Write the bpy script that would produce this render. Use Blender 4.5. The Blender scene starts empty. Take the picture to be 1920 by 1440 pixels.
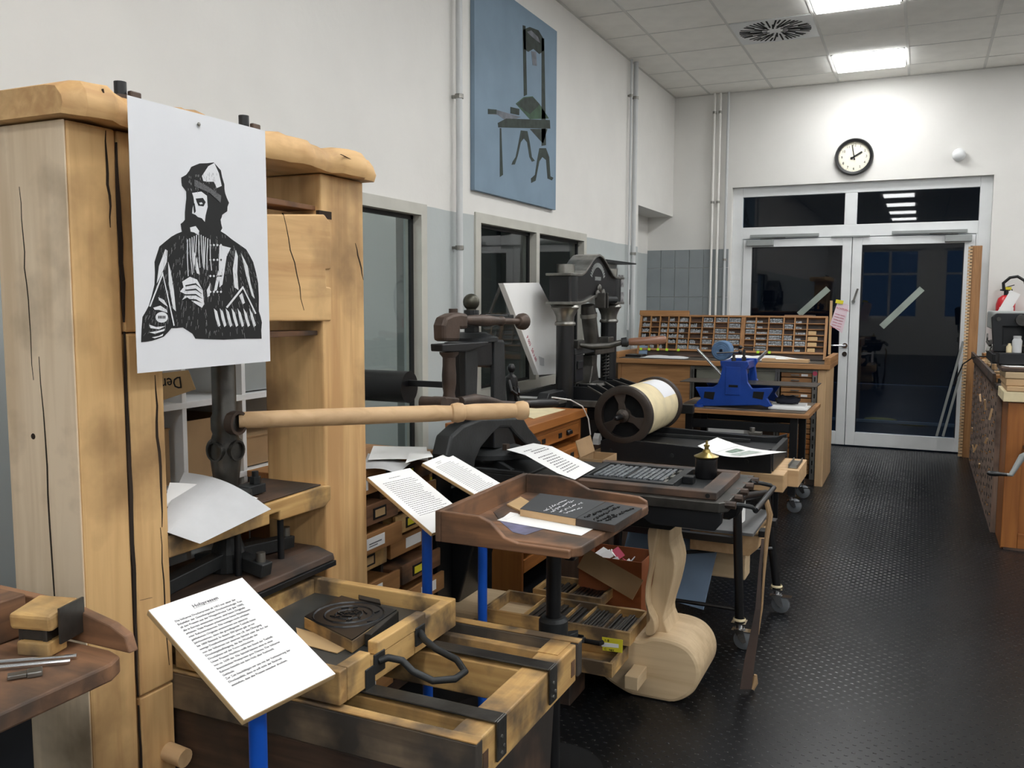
import bpy, math, random
from math import radians, sin, cos, pi, sqrt, atan2
from mathutils import Vector, Matrix, Euler
random.seed(7)
SC = bpy.context.scene
COL = SC.collection
# ---------------------------------------------------------------- camera
YAW, PITCH, ROLL, HC, FPX = radians(24.89), radians(5.44), radians(.174), 1.47, 1650.0
FW = Vector((-sin(YAW)*cos(PITCH), cos(YAW)*cos(PITCH), -sin(PITCH)))
R0 = Vector((cos(YAW), sin(YAW), 0)); U0 = R0.cross(FW)
RT = cos(ROLL)*R0 + sin(ROLL)*U0; UP = -sin(ROLL)*R0 + cos(ROLL)*U0
CP = Vector((0, 0, HC))
cam = bpy.data.cameras.new('camera'); camo = bpy.data.objects.new('camera', cam); COL.objects.link(camo)
camo.matrix_world = Matrix(((RT.x, UP.x, -FW.x, 0), (RT.y, UP.y, -FW.y, 0), (RT.z, UP.z, -FW.z, HC), (0, 0, 0, 1)))
cam.sensor_fit = 'HORIZONTAL'; cam.sensor_width = 36; cam.lens = 36*FPX/1920; cam.clip_start = .05; cam.clip_end = 200
SC.camera = camo
# survey helpers: where a sight line meets a real plane of the room
def ray(x, y): return FW + (x-960)/FPX*RT - (y-720)/FPX*UP
def wz(x, y, z): d = ray(x, y); return CP + d*((z-HC)/d.z)
def wy(x, y, Y): d = ray(x, y); return CP + d*(Y/d.y)
def wx(x, y, X): d = ray(x, y); return CP + d*(X/d.x)
# ---------------------------------------------------------------- world, exposure
w = bpy.data.worlds.new('dusk'); SC.world = w; w.use_nodes = True
w.node_tree.nodes['Background'].inputs[0].default_value = (.16, .3, .62, 1)
w.node_tree.nodes['Background'].inputs[1].default_value = .8
SC.view_settings.view_transform = 'Standard'; SC.view_settings.look = 'None'
SC.view_settings.gamma = 1; SC.view_settings.use_curve_mapping = False
SC.view_settings.exposure = 0.5
LAMP_W = 16.0
# ---------------------------------------------------------------- materials
def lin(c):
    return tuple(((v/255)/12.92 if v <= 10 else (((v/255)+.055)/1.055)**2.4) for v in c)+(1,)
def nt(name):
    m = bpy.data.materials.new(name); m.use_nodes = True
    return m, m.node_tree.nodes, m.node_tree.links, m.node_tree.nodes['Principled BSDF']
def ramp(N, stops):
    r = N.new('ShaderNodeValToRGB'); e = r.color_ramp.elements
    e[0].position, e[0].color = stops[0]; e[1].position, e[1].color = stops[-1]
    for p, c in stops[1:-1]:
        k = e.new(p); k.color = c
    return r
def plain(name, c, rough=.6, metal=0, var=.12, vs=6, bump=0, bs=60, c2=None, spec=.5):
    m, N, L, b = nt(name)
    tc = N.new('ShaderNodeTexCoord'); n = N.new('ShaderNodeTexNoise'); n.inputs['Scale'].default_value = vs; n.inputs['Detail'].default_value = 6
    L.new(tc.outputs['Object'], n.inputs['Vector'])
    c = lin(c); d = lin(c2) if c2 else tuple(v*(1-2.2*var) for v in c[:3])+(1,)
    r = ramp(N, [(.3, d), (.62, c)]); L.new(n.outputs['Fac'], r.inputs[0]); L.new(r.outputs[0], b.inputs['Base Color'])
    b.inputs['Roughness'].default_value = rough; b.inputs['Metallic'].default_value = metal
    b.inputs['Specular IOR Level'].default_value = spec
    if bump:
        k = N.new('ShaderNodeTexNoise'); k.inputs['Scale'].default_value = bs; k.inputs['Detail'].default_value = 4
        L.new(tc.outputs['Object'], k.inputs['Vector'])
        u = N.new('ShaderNodeBump'); u.inputs['Strength'].default_value = bump; u.inputs['Distance'].default_value = .004
        L.new(k.outputs['Fac'], u.inputs['Height']); L.new(u.outputs[0], b.inputs['Normal'])
    return m
def wood(name, c1, c2, axis='x', s=14, rough=.6, dirt=None, dirt_amt=.45, ds=5, bump=.25):
    m, N, L, b = nt(name)
    tc = N.new('ShaderNodeTexCoord'); mp = N.new('ShaderNodeMapping')
    k = [1, 1, 1]; k['xyz'.index(axis)] = .07
    mp.inputs['Scale'].default_value = k; L.new(tc.outputs['Object'], mp.inputs[0])
    n = N.new('ShaderNodeTexNoise'); n.inputs['Scale'].default_value = s*3; n.inputs['Detail'].default_value = 5; n.inputs['Distortion'].default_value = .6
    L.new(mp.outputs[0], n.inputs['Vector'])
    n2 = N.new('ShaderNodeTexNoise'); n2.inputs['Scale'].default_value = s*.5; n2.inputs['Detail'].default_value = 3; n2.inputs['Distortion'].default_value = 1.2
    L.new(mp.outputs[0], n2.inputs['Vector'])
    a = N.new('ShaderNodeMath'); a.operation = 'ADD'; L.new(n.outputs['Fac'], a.inputs[0]); L.new(n2.outputs['Fac'], a.inputs[1])
    h = N.new('ShaderNodeMath'); h.operation = 'MULTIPLY'; h.inputs[1].default_value = .5; L.new(a.outputs[0], h.inputs[0])
    r = ramp(N, [(.38, lin(c2)), (.58, lin(c1))]); L.new(h.outputs[0], r.inputs[0])
    out = r.outputs[0]
    if dirt:
        n3 = N.new('ShaderNodeTexNoise'); n3.inputs['Scale'].default_value = ds; n3.inputs['Detail'].default_value = 6
        L.new(tc.outputs['Object'], n3.inputs['Vector'])
        r3 = ramp(N, [(.62-dirt_amt*.35, (0, 0, 0, 1)), (.78-dirt_amt*.3, (1, 1, 1, 1))]); L.new(n3.outputs['Fac'], r3.inputs[0])
        mx = N.new('ShaderNodeMix'); mx.data_type = 'RGBA'; L.new(r3.outputs[0], mx.inputs[0]); L.new(out, mx.inputs[6])
        mx.inputs[7].default_value = lin(dirt); out = mx.outputs[2]
    L.new(out, b.inputs['Base Color']); b.inputs['Roughness'].default_value = rough
    u = N.new('ShaderNodeBump'); u.inputs['Strength'].default_value = bump; u.inputs['Distance'].default_value = .002
    L.new(n.outputs['Fac'], u.inputs['Height']); L.new(u.outputs[0], b.inputs['Normal'])
    return m
def glass(name, tint, gloss=1.0):
    m, N, L, b = nt(name); N.remove(b); out = N['Material Output']
    t = N.new('ShaderNodeBsdfTransparent'); t.inputs[0].default_value = tint
    g = N.new('ShaderNodeBsdfGlossy'); g.inputs['Roughness'].default_value = .015
    f = N.new('ShaderNodeFresnel'); f.inputs[0].default_value = 1.6
    mu = N.new('ShaderNodeMath'); mu.operation = 'MULTIPLY'; mu.inputs[1].default_value = gloss; mu.use_clamp = True
    ge = N.new('ShaderNodeNewGeometry'); iv = N.new('ShaderNodeMath'); iv.operation = 'SUBTRACT'; iv.inputs[0].default_value = gloss
    L.new(ge.outputs['Backfacing'], iv.inputs[1]); L.new(iv.outputs[0], mu.inputs[1]); L.new(f.outputs[0], mu.inputs[0])
    x = N.new('ShaderNodeMixShader'); L.new(mu.outputs[0], x.inputs[0]); L.new(t.outputs[0], x.inputs[1]); L.new(g.outputs[0], x.inputs[2])
    L.new(x.outputs[0], out.inputs[0]); return m
def emit(name, c, s):
    m, N, L, b = nt(name); b.inputs['Base Color'].default_value = (.8, .8, .8, 1)
    b.inputs['Emission Color'].default_value = c; b.inputs['Emission Strength'].default_value = s; return m
def wallmat(name, top, low, z, rough=.75, mott=.05):
    """painted plaster: white above, grey dado below height z"""
    m, N, L, b = nt(name); tc = N.new('ShaderNodeTexCoord'); sx = N.new('ShaderNodeSeparateXYZ'); L.new(tc.outputs['Object'], sx.inputs[0])
    n = N.new('ShaderNodeTexNoise'); n.inputs['Scale'].default_value = 3; n.inputs['Detail'].default_value = 5; L.new(tc.outputs['Object'], n.inputs['Vector'])
    ma = N.new('ShaderNodeMath'); ma.operation = 'MULTIPLY_ADD'; ma.inputs[1].default_value = .02; L.new(n.outputs['Fac'], ma.inputs[0]); L.new(sx.outputs[2], ma.inputs[2])
    gt = N.new('ShaderNodeMath'); gt.operation = 'GREATER_THAN'; gt.inputs[1].default_value = z+.01; L.new(ma.outputs[0], gt.inputs[0])
    mx = N.new('ShaderNodeMix'); mx.data_type = 'RGBA'; L.new(gt.outputs[0], mx.inputs[0]); mx.inputs[6].default_value = lin(low); mx.inputs[7].default_value = lin(top)
    r = ramp(N, [(.3, (1-mott,)*3+(1,)), (.7, (1, 1, 1, 1))]); L.new(n.outputs['Fac'], r.inputs[0])
    m2 = N.new('ShaderNodeMix'); m2.data_type = 'RGBA'; m2.blend_type = 'MULTIPLY'; m2.inputs[0].default_value = 1
    L.new(mx.outputs[2], m2.inputs[6]); L.new(r.outputs[0], m2.inputs[7]); L.new(m2.outputs[2], b.inputs['Base Color'])
    b.inputs['Roughness'].default_value = rough
    k = N.new('ShaderNodeTexNoise'); k.inputs['Scale'].default_value = 25; k.inputs['Detail'].default_value = 4; L.new(tc.outputs['Object'], k.inputs['Vector'])
    u = N.new('ShaderNodeBump'); u.inputs['Strength'].default_value = .25; u.inputs['Distance'].default_value = .004
    L.new(k.outputs['Fac'], u.inputs['Height']); L.new(u.outputs[0], b.inputs['Normal']); return m
M = {}
M['wall'] = wallmat('painted_wall', (226, 224, 219), (182, 188, 187), 1.978)
M['wallw'] = wallmat('white_wall', (226, 224, 219), (226, 224, 219), -5)
M['tile'] = plain('grey_wall_tile', (142, 148, 150), .35, var=.04)
M['ceil'] = plain('ceiling_tile', (246, 244, 238), .9, var=.03, bump=.1, bs=150)
M['tbar'] = plain('ceiling_grid_bar', (214, 213, 208), .6, var=.02)
M['floor'] = plain('black_rubber', (22, 23, 25), .3, var=.15, vs=2, c2=(15, 16, 17), bump=.05, bs=30, spec=.22)
M['stud'] = plain('black_rubber_stud', (30, 31, 33), .25, var=.1, spec=.4)
M['white'] = plain('white_lacquer', (226, 228, 228), .4, var=.03)
M['winframe'] = plain('beige_window_frame', (192, 190, 180), .5, var=.05)
M['pipe'] = plain('pipe_paint', (200, 202, 202), .45, var=.04)
M['pipew'] = plain('pipe_white', (232, 230, 224), .4, var=.03)
M['black'] = plain('black_enamel', (20, 20, 22), .35, var=.1)
M['iron'] = plain('dark_cast_iron', (46, 48, 49), .5, metal=.3, var=.2, vs=9, bump=.2, bs=70)
M['iron2'] = plain('black_painted_iron', (20, 22, 25), .4, metal=.0, var=.15, vs=9, bump=.1)
M['rust'] = plain('brown_worn_iron', (86, 70, 60), .5, metal=.4, var=.25, vs=10, bump=.2, c2=(50, 42, 37))
M['steel'] = plain('worn_steel', (150, 148, 142), .35, metal=.85, var=.2, vs=14)
M['dsteel'] = plain('dark_steel', (92, 90, 86), .4, metal=.8, var=.25, vs=12, bump=.15)
M['chrome'] = plain('chrome', (225, 226, 228), .12, metal=1, var=.02)
M['brass'] = plain('old_brass', (170, 150, 90), .3, metal=.9, var=.2)
M['paper'] = plain('white_paper', (240, 240, 238), .8, var=.01)
M['poster'] = plain('poster_paper', (226, 227, 230), .75, var=.015)
M['cream'] = plain('cream_paper', (226, 210, 170), .8, var=.08, vs=10)
M['greypaper'] = plain('grey_sheet', (196, 197, 198), .8, var=.04, vs=12)
M['ink'] = plain('black_ink', (16, 16, 17), .7, var=.05)
M['txt'] = plain('printed_text', (112, 112, 115), .8, var=.05)
M['red'] = plain('red_paint', (196, 30, 38), .35, var=.05)
M['redink'] = plain('red_ink', (190, 70, 95), .7, var=.05)
M['blue'] = plain('blue_enamel', (24, 66, 152), .32, var=.12, vs=8)
M['bluepole'] = plain('blue_pole', (16, 84, 190), .4, var=.04)
M['bluefelt'] = plain('blue_felt', (92, 122, 156), .9, var=.15, vs=20, bump=.4)
M['bluegrey'] = plain('blue_grey_board', (122, 144, 170), .6, var=.05)
M['canvas'] = plain('painted_canvas', (120, 142, 160), .7, var=.07, vs=3)
M['green'] = plain('neon_green_label', (178, 220, 50), .7, var=.03)
M['yellow'] = plain('yellow_label', (226, 214, 50), .7, var=.05)
M['card'] = plain('cardboard', (158, 128, 92), .85, var=.1)
M['tan'] = plain('tan_card', (198, 166, 120), .8, var=.06)
M['rubber'] = plain('soft_black_rubber', (26, 26, 27), .6, var=.1)
M['greyplas'] = plain('grey_plastic', (150, 154, 152), .5, var=.06)
M['olive'] = plain('grey_drawer_front', (120, 120, 108), .6, var=.05)
M['leather'] = plain('brown_leather', (72, 54, 44), .7, var=.2, c2=(40, 30, 26))
M['type'] = plain('lead_type', (150, 156, 162), .35, metal=.5, var=.35, vs=90, c2=(46, 48, 50))
M['fabric'] = plain('dark_fabric', (44, 46, 58), .9, var=.2, bump=.5, bs=40)
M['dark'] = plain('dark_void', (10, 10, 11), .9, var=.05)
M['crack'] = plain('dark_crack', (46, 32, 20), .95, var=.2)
M['lamp'] = emit('lamp_diffuser', (.985, .995, 1, 1), LAMP_W)
M['glass'] = glass('door_glass', (.55, .6, .62, 1), 1.0)
M['glassw'] = glass('window_glass', (.75, .8, .8, 1), 1.0)
PW = dict(c1=(220, 180, 124), c2=(194, 150, 98))
for a in 'xyz':
    M['press_'+a] = wood('press_wood_'+a, PW['c1'], PW['c2'], a, s=12, dirt=(150, 116, 76), dirt_amt=.3, ds=3)
    M['bed_'+a] = wood('bed_wood_'+a, (206, 168, 108), (176, 136, 82), a, s=16, dirt=(96, 80, 62), dirt_amt=.5, ds=7)
    M['grimy_'+a] = wood('grimy_wood_'+a, (128, 110, 88), (92, 78, 62), a, s=16, dirt=(66, 60, 54), dirt_amt=.7, ds=6)
    M['pale_'+a] = wood('pale_wood_'+a, (206, 182, 146), (188, 162, 126), a, s=10)
    M['cab_'+a] = wood('cabinet_wood_'+a, (172, 126, 80), (142, 100, 60), a, s=14, rough=.45)
    M['oak_'+a] = wood('stained_wood_'+a, (140, 101, 72), (96, 68, 48), a, s=12, dirt=(70, 56, 46), dirt_amt=.5, ds=6)
    M['dwood_'+a] = wood('dark_wood_'+a, (98, 74, 58), (66, 50, 40), a, s=12, dirt=(48, 42, 38), dirt_amt=.5)
    M['beech_'+a] = wood('beech_'+a, (208, 174, 132), (188, 154, 112), a, s=10)
    M['orange_'+a] = wood('orange_wood_'+a, (164, 104, 50), (134, 80, 36), a, s=9, rough=.4)
M['pressgrey'] = wood('weathered_press_face', (232, 210, 180), (212, 186, 152), 'z', s=10, dirt=(150, 130, 104), dirt_amt=.3, ds=3)
# ---------------------------------------------------------------- mesh builder
class G:
    def __init__(s): s.v = []; s.f = []; s.m = None
    def _a(s, vs, fs):
        o = len(s.v); s.v += [Vector(p) if s.m is None else s.m @ Vector(p) for p in vs]; s.f += [tuple(i+o for i in f) for f in fs]; return s
    def box(s, x0, x1, y0, y1, z0, z1):
        if x0 > x1: x0, x1 = x1, x0
        if y0 > y1: y0, y1 = y1, y0
        if z0 > z1: z0, z1 = z1, z0
        return s._a([(x0,y0,z0),(x1,y0,z0),(x1,y1,z0),(x0,y1,z0),(x0,y0,z1),(x1,y0,z1),(x1,y1,z1),(x0,y1,z1)],
                    [(3,2,1,0),(4,5,6,7),(0,1,5,4),(1,2,6,5),(2,3,7,6),(3,0,4,7)])
    def ob(s, c, sz, e=(0,0,0)):
        R = Euler(e).to_matrix(); c = Vector(c); h = [a/2 for a in sz]
        P = [c + R @ Vector((sx*h[0], sy*h[1], sz_*h[2])) for sz_ in (-1, 1) for sx, sy in ((-1,-1),(1,-1),(1,1),(-1,1))]
        return s._a(P, [(3,2,1,0),(4,5,6,7),(0,1,5,4),(1,2,6,5),(2,3,7,6),(3,0,4,7)])
    def beam(s, p, q, w, h, up=(0,0,1)):
        p = Vector(p); q = Vector(q); d = (q-p).normalized(); u = Vector(up); sd = d.cross(u).normalized(); u = sd.cross(d)
        P = [a + sd*sx*w/2 + u*sy*h/2 for a in (p, q) for sx, sy in ((-1,-1),(1,-1),(1,1),(-1,1))]
        return s._a(P, [(3,2,1,0),(4,5,6,7),(0,1,5,4),(1,2,6,5),(2,3,7,6),(3,0,4,7)])
    def tube(s, pts, r, n=10, cap=True):
        pts = [Vector(p) for p in pts]; m = len(pts); rr = r if isinstance(r, (list, tuple)) else [r]*m
        V = []; F = []; ref = None
        for i, p in enumerate(pts):
            d = (pts[min(i+1, m-1)]-pts[max(i-1, 0)]).normalized()
            if ref is None: ref = Vector((0,0,1)) if abs(d.z) < .9 else Vector((1,0,0))
            a = (ref - d*ref.dot(d)).normalized(); ref = a; b = d.cross(a)
            V += [p + (a*cos(2*pi*k/n)+b*sin(2*pi*k/n))*rr[i] for k in range(n)]
        for i in range(m-1):
            for k in range(n):
                F.append((i*n+k, i*n+(k+1) % n, (i+1)*n+(k+1) % n, (i+1)*n+k))
        if cap: F.append(tuple(range(n-1, -1, -1))); F.append(tuple((m-1)*n+k for k in range(n)))
        return s._a(V, F)
    def cyl(s, p, q, r, r2=None, n=20): return s.tube([p, q], [r, r if r2 is None else r2], n)
    def lathe(s, prof, o=(0,0,0), ax='z', n=24, ring=False):
        """prof: (radius, height)"""
        V = []; F = []
        for rd, h in prof:
            for k in range(n):
                a = 2*pi*k/n; c, d = rd*cos(a), rd*sin(a)
                V.append(Vector(o)+Vector({'z': (c, d, h), 'y': (c, h, -d), 'x': (h, c, d)}[ax]))
        m = len(prof)
        for i in range(m-1):
            for k in range(n): F.append((i*n+k, i*n+(k+1) % n, (i+1)*n+(k+1) % n, (i+1)*n+k))
        if ring:
            for k in range(n): F.append(((m-1)*n+k, (m-1)*n+(k+1) % n, (k+1) % n, k))
            return s._a(V, F)
        if prof[0][0] > 1e-5: F.append(tuple(range(n-1, -1, -1)))
        if prof[-1][0] > 1e-5: F.append(tuple((m-1)*n+k for k in range(n)))
        return s._a(V, F)
    def ext(s, poly, pl, a0, a1):
        """polygon in plane xz / yz / xy pushed from a0 to a1 along the third axis"""
        f = {'xz': lambda u, v, a: (u, a, v), 'yz': lambda u, v, a: (a, u, v), 'xy': lambda u, v, a: (u, v, a)}[pl]
        n = len(poly); V = [f(u, v, a0) for u, v in poly]+[f(u, v, a1) for u, v in poly]
        F = [tuple(range(n-1, -1, -1)), tuple(range(n, 2*n))]+[(i, (i+1) % n, n+(i+1) % n, n+i) for i in range(n)]
        return s._a(V, F)
    def ball(s, c, r, n=14, sq=(1,1,1)):
        V = []; F = []; m = n//2+1; c = Vector(c)
        for i in range(m):
            t = pi*i/(m-1)
            for k in range(n): a = 2*pi*k/n; V.append(c+Vector((r*sq[0]*sin(t)*cos(a), r*sq[1]*sin(t)*sin(a), r*sq[2]*cos(t))))
        for i in range(m-1):
            for k in range(n): F.append((i*n+k, (i+1)*n+k, (i+1)*n+(k+1) % n, i*n+(k+1) % n))
        return s._a(V, F)
    def sheet(s, fn, nu, nv, th):
        V = [Vector(fn(i/nu, j/nv)) for j in range(nv+1) for i in range(nu+1)]; W = []
        for j in range(nv+1):
            for i in range(nu+1):
                a = V[j*(nu+1)+min(i+1, nu)]-V[j*(nu+1)+max(i-1, 0)]; b = V[min(j+1, nv)*(nu+1)+i]-V[max(j-1, 0)*(nu+1)+i]
                W.append(V[j*(nu+1)+i]-a.cross(b).normalized()*th)
        k = len(V); F = []
        for j in range(nv):
            for i in range(nu):
                a = j*(nu+1)+i; F.append((a, a+1, a+nu+2, a+nu+1)); F.append((k+a+nu+1, k+a+nu+2, k+a+1, k+a))
        B = [i for i in range(nu+1)]+[j*(nu+1)+nu for j in range(1, nv+1)]+[nv*(nu+1)+i for i in range(nu-1, -1, -1)]+[j*(nu+1) for j in range(nv-1, 0, -1)]
        for a, b in zip(B, B[1:]+B[:1]): F.append((a, k+a, k+b, b))
        return s._a(V+W, F)
INV = {}
def tag(o, label=None, cat=None, group=None, kind=None):
    if label: o['label'] = label
    if cat: o['category'] = cat
    if group: o['group'] = group
    if kind: o['kind'] = kind
    return o
def thing(name, label, cat, loc=(0,0,0), group=None, rz=0):
    o = bpy.data.objects.new(name, None); COL.objects.link(o); o.location = loc; o.rotation_euler = (0,0,rz); o.empty_display_size = .1
    INV[o] = (Matrix.Translation(Vector(loc)) @ Matrix.Rotation(rz, 4, 'Z')).inverted()
    return tag(o, label, cat, group)
def mesh(name, g, mat, bevel=0, smooth=False):
    me = bpy.data.meshes.new(name); me.from_pydata([tuple(v) for v in g.v], [], g.f); me.materials.append(M[mat] if isinstance(mat, str) else mat)
    if smooth: me.polygons.foreach_set('use_smooth', [True]*len(me.polygons))
    me.update(); return me
def part(name, g, mat, par=None, bevel=0, smooth=False, label=None, kind=None, loc=None):
    """one mesh object; g is in world coordinates unless par is None and loc given"""
    inv = INV.get(par) if par is not None else (Matrix.Translation(-Vector(loc)) if loc is not None else None)
    if inv is not None: g.v = [inv @ v for v in g.v]
    o = bpy.data.objects.new(name, mesh(name, g, mat, bevel, smooth)); COL.objects.link(o)
    if par is not None: o.parent = par; INV[o] = INV.get(par)
    elif loc is not None: o.location = loc; INV[o] = inv
    if bevel:
        b = o.modifiers.new('bevel', 'BEVEL'); b.width = bevel; b.segments = 2; b.limit_method = 'ANGLE'; b.angle_limit = radians(40)
    if smooth:
        try: o.modifiers.new('wn', 'WEIGHTED_NORMAL') if bevel else None
        except Exception: pass
        if not bevel:
            es = o.modifiers.new('split', 'EDGE_SPLIT'); es.split_angle = radians(38)
    return tag(o, label, kind=kind)
def single(name, label, cat, g, mat, loc, bevel=0, smooth=False, group=None):
    o = part(name, g, mat, None, bevel, smooth, loc=loc); return tag(o, label, cat, group)
def struct(name, g, mat, par=None, bevel=0, smooth=False):
    o = part(name, g, mat, par, bevel, smooth)
    if par is None: o['kind'] = 'structure'
    return o
def glyphs(txt, size, origin, ex, ey, depth=.0008, font=None, align='LEFT', spacing=1.0):
    """lettering as real raised mesh; ex = reading direction, ey = up of the letters"""
    cu = bpy.data.curves.new('lettering', 'FONT'); cu.body = txt; cu.size = size; cu.extrude = depth/2; cu.align_x = align; cu.resolution_u = 2; cu.space_character = spacing
    o = bpy.data.objects.new('lettering', cu); COL.objects.link(o); dg = bpy.context.evaluated_depsgraph_get(); dg.update()
    me = bpy.data.meshes.new_from_object(o.evaluated_get(dg)); bpy.data.objects.remove(o)
    ex = Vector(ex).normalized(); ey = Vector(ey).normalized(); ez = ex.cross(ey); org = Vector(origin)
    g = G(); g.v = [org+ex*v.co.x+ey*v.co.y+ez*(v.co.z+depth/2) for v in me.vertices]; g.f = [tuple(p.vertices) for p in me.polygons]
    bpy.data.meshes.remove(me); return g
def smooth(poly, n=4):
    out = []; m = len(poly)
    for i in range(m):
        p0, p1, p2, p3 = (Vector(poly[(i+k) % m]) for k in (-1, 0, 1, 2))
        for j in range(n):
            t_ = j/n; out.append(tuple(.5*((2*p1)+(-p0+p2)*t_+(2*p0-5*p1+4*p2-p3)*t_*t_+(-p0+3*p1-3*p2+p3)*t_**3)))
    return out
def rnd(a, b): return random.uniform(a, b)
def castor(par, x, y, zt, r=.045, d=(1, 0)):
    """swivel castor with brake as a part of a trolley"""
    g = G(); g.box(x-.03, x+.03, y-.03, y+.03, zt-.006, zt).cyl((x, y, zt-.006), (x, y, zt-.03), .014)
    for s in (-1, 1): g.ext([(x-.02, zt-.03), (x+.02, zt-.03), (x+.034, r-.004), (x+.02, r-.012), (x+.006, r)], 'xz', y+s*.02-.002, y+s*.02+.002)
    g.box(x-.03, x+.07, y-.02, y+.02, zt-.04, zt-.035)
    f = part('castor', g, 'chrome', par)
    w_ = G(); w_.lathe([(.001, -.012), (r-.006, -.012), (r, -.008), (r, .008), (r-.006, .012), (.001, .012)], (x+.02, y, r), 'y', 20)
    part('wheel', w_, M.setdefault('cwheel', plain('castor_wheel', (120, 124, 128), .4, metal=.3)), f, smooth=True)
    return f
# ================================================================ ROOM
XL, YF, ZC, XR, YB = -2.478, 9.44, 3.615, 6.4, -7.6
fl = struct('floor', G().box(-3.2, XR+.2, YB-.2, YF+.3, -.05, 0), 'floor')
# raised studs of the rubber mat
s = G(); i = 0
for iy in range(0, 270):
    y = 1.9+iy*.028
    for ix in range(0, 50):
        x = -1.15+ix*.042+(.021 if iy % 2 else 0)
        if x > .98: continue
        a, b_, h = .0065, .003, .0014
        s._a([(x-a, y-b_, 0), (x+a, y-b_, 0), (x+a, y+b_, 0), (x-a, y+b_, 0), (x-a*.5, y-b_*.4, h), (x+a*.5, y-b_*.4, h), (x+a*.5, y+b_*.4, h), (x-a*.5, y+b_*.4, h)],
             [(4,5,6,7), (0,1,5,4), (1,2,6,5), (2,3,7,6), (3,0,4,7)])
part('floor_stud', s, 'stud', fl, kind='stuff')
# left wall with two windows and an alcove doorway
W1, W2, DR = (3.05, 4.21, .3, 1.985), (4.79, 6.735, .85, 2.0), (8.17, YF, 0, 2.37)
g = G(); t = .14; a, b_ = XL-t, XL
g.box(a, b_, YB, W1[0], 0, ZC).box(a, b_, W1[1], W2[0], 0, ZC).box(a, b_, W2[1], DR[0], 0, ZC)
for q in (W1, W2): g.box(a, b_, q[0], q[1], 0, q[2]).box(a, b_, q[0], q[1], q[3], ZC)
g.box(a, b_, DR[0], DR[1], DR[3], ZC)
struct('wall_left', g, 'wall')
# alcove behind the doorway
struct('wall_alcove', G().box(-2.85, -2.75, 7.6, YF+.1, 0, ZC).box(-2.75, XL-t, 8.07, 8.17, 0, 2.5).box(-2.75, XL-t, 8.17, YF, 2.37, 2.5), 'wall')
# far wall around the door recess
DX0, DX1, DZ = -1.85, .556, 2.646
wf = struct('wall_far', G().box(-2.85, DX0, YF, YF+.25, 0, ZC).box(DX1, XR, YF, YF+.25, 0, ZC).box(DX0, DX1, YF, YF+.25, DZ, ZC), 'wallw')
xs = [-2.75+.155*k for k in range(6)]+[-1.87]; zs = [0, .3, .6, .9, 1.21, 1.51, 1.82, 2.015]
for i in range(6):
    for j in range(len(zs)-1):
        o_ = .06 if i % 2 else 0
        z0, z1 = zs[j]-(o_ if j else 0)*0, zs[j+1]
        part('tile', G().box(xs[i]+.002, xs[i+1]-.002, YF-.012-rnd(0, .001), YF+.002, z0+.002, z1-.002), 'tile', wf, .0015)
struct('wall_right', G().box(XR, XR+.2, YB, YF+.25, 0, ZC), 'wallw')
g = G(); g.box(-2.7, XR+.2, YB-.2, YB, 0, 1.0).box(-2.7, XR+.2, YB-.2, YB, 2.9, ZC)
for x0, x1 in ((-2.7, -1.6), (-.1, .5), (2.0, 2.6), (4.1, XR+.2)): g.box(x0, x1, YB-.2, YB, 1.0, 2.9)
struct('wall_back', g, 'wallw')
for n, (x0, x1) in enumerate(((-1.6, -.1), (.5, 2.0), (2.6, 4.1))):
    f = G()
    for q in ((x0, x0+.06), (x1-.06, x1), ((x0+x1)/2-.03, (x0+x1)/2+.03)): f.box(q[0], q[1], YB-.14, YB-.08, 1.0, 2.9)
    f.box(x0, x1, YB-.14, YB-.08, 1.0, 1.06).box(x0, x1, YB-.14, YB-.08, 2.84, 2.9).box(x0, x1, YB-.14, YB-.08, 2.2, 2.25)
    wo = struct('window_%d' % (n+3), f, 'white'); part('pane', G().box(x0+.05, x1-.05, YB-.115, YB-.11, 1.05, 2.85), 'glassw', wo)
# ceiling: slab, bars, tiles, vent, lamps
ce = struct('ceiling', G().box(-2.9, XR+.2, YB-.2, YF+.25, ZC+.04, ZC+.12), 'tbar')
GX = [XL-.0]+[-2.105+.633*k for k in range(13)]+[XR]; GY = [9.44]+[9.005-.6245*k for k in range(27)]+[YB]
g = G()
for x in GX[1:-1]: g.box(x-.011, x+.011, YB, YF, ZC-.001, ZC+.02)
for y in GY[1:-1]: g.box(XL, XR, y-.007, y+.007, ZC-.0005, ZC+.02)
g.box(XL, XR, YF-.02, YF, ZC-.003, ZC).box(XL, XL+.02, YB, YF, ZC-.003, ZC)
part('ceiling_grid', g, 'tbar', ce)
LJ = (1, 4, 7, 10, 13, 16, 19, 22, 25)
lampcells = [(i, j) for i in (3, 7, 11) for j in LJ]
rest = G()
tm = None
for i in range(len(GX)-1):
    for j in range(len(GY)-1):
        if (i, j) in lampcells or (i, j) == (2, 3): continue
        x0, x1, y1, y0 = GX[i], GX[i+1], GY[j], GY[j+1]
        if x1-x0 < .05 or y1-y0 < .05: continue
        if y0 < 1.6 or x0 > 2.2:
            rest.box(x0+.009, x1-.009, y0+.0065, y1-.0065, ZC+.001, ZC+.016); continue
        k = (round(x1-x0, 3), round(y1-y0, 3))
        if tm is None: tm = {}
        if k not in tm:
            hx, hy = k[0]/2-.009, k[1]/2-.0065
            tm[k] = mesh('ceiling_tile', G().box(-hx, hx, -hy, hy, 0, .015), 'ceil')
        o = bpy.data.objects.new('ceiling_tile', tm[k]); COL.objects.link(o); o.parent = ce; o.location = ((x0+x1)/2, (y0+y1)/2, ZC+.001+rnd(0, .0015))
part('ceiling_tiles', rest, 'ceil', ce, kind='stuff')
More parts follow.
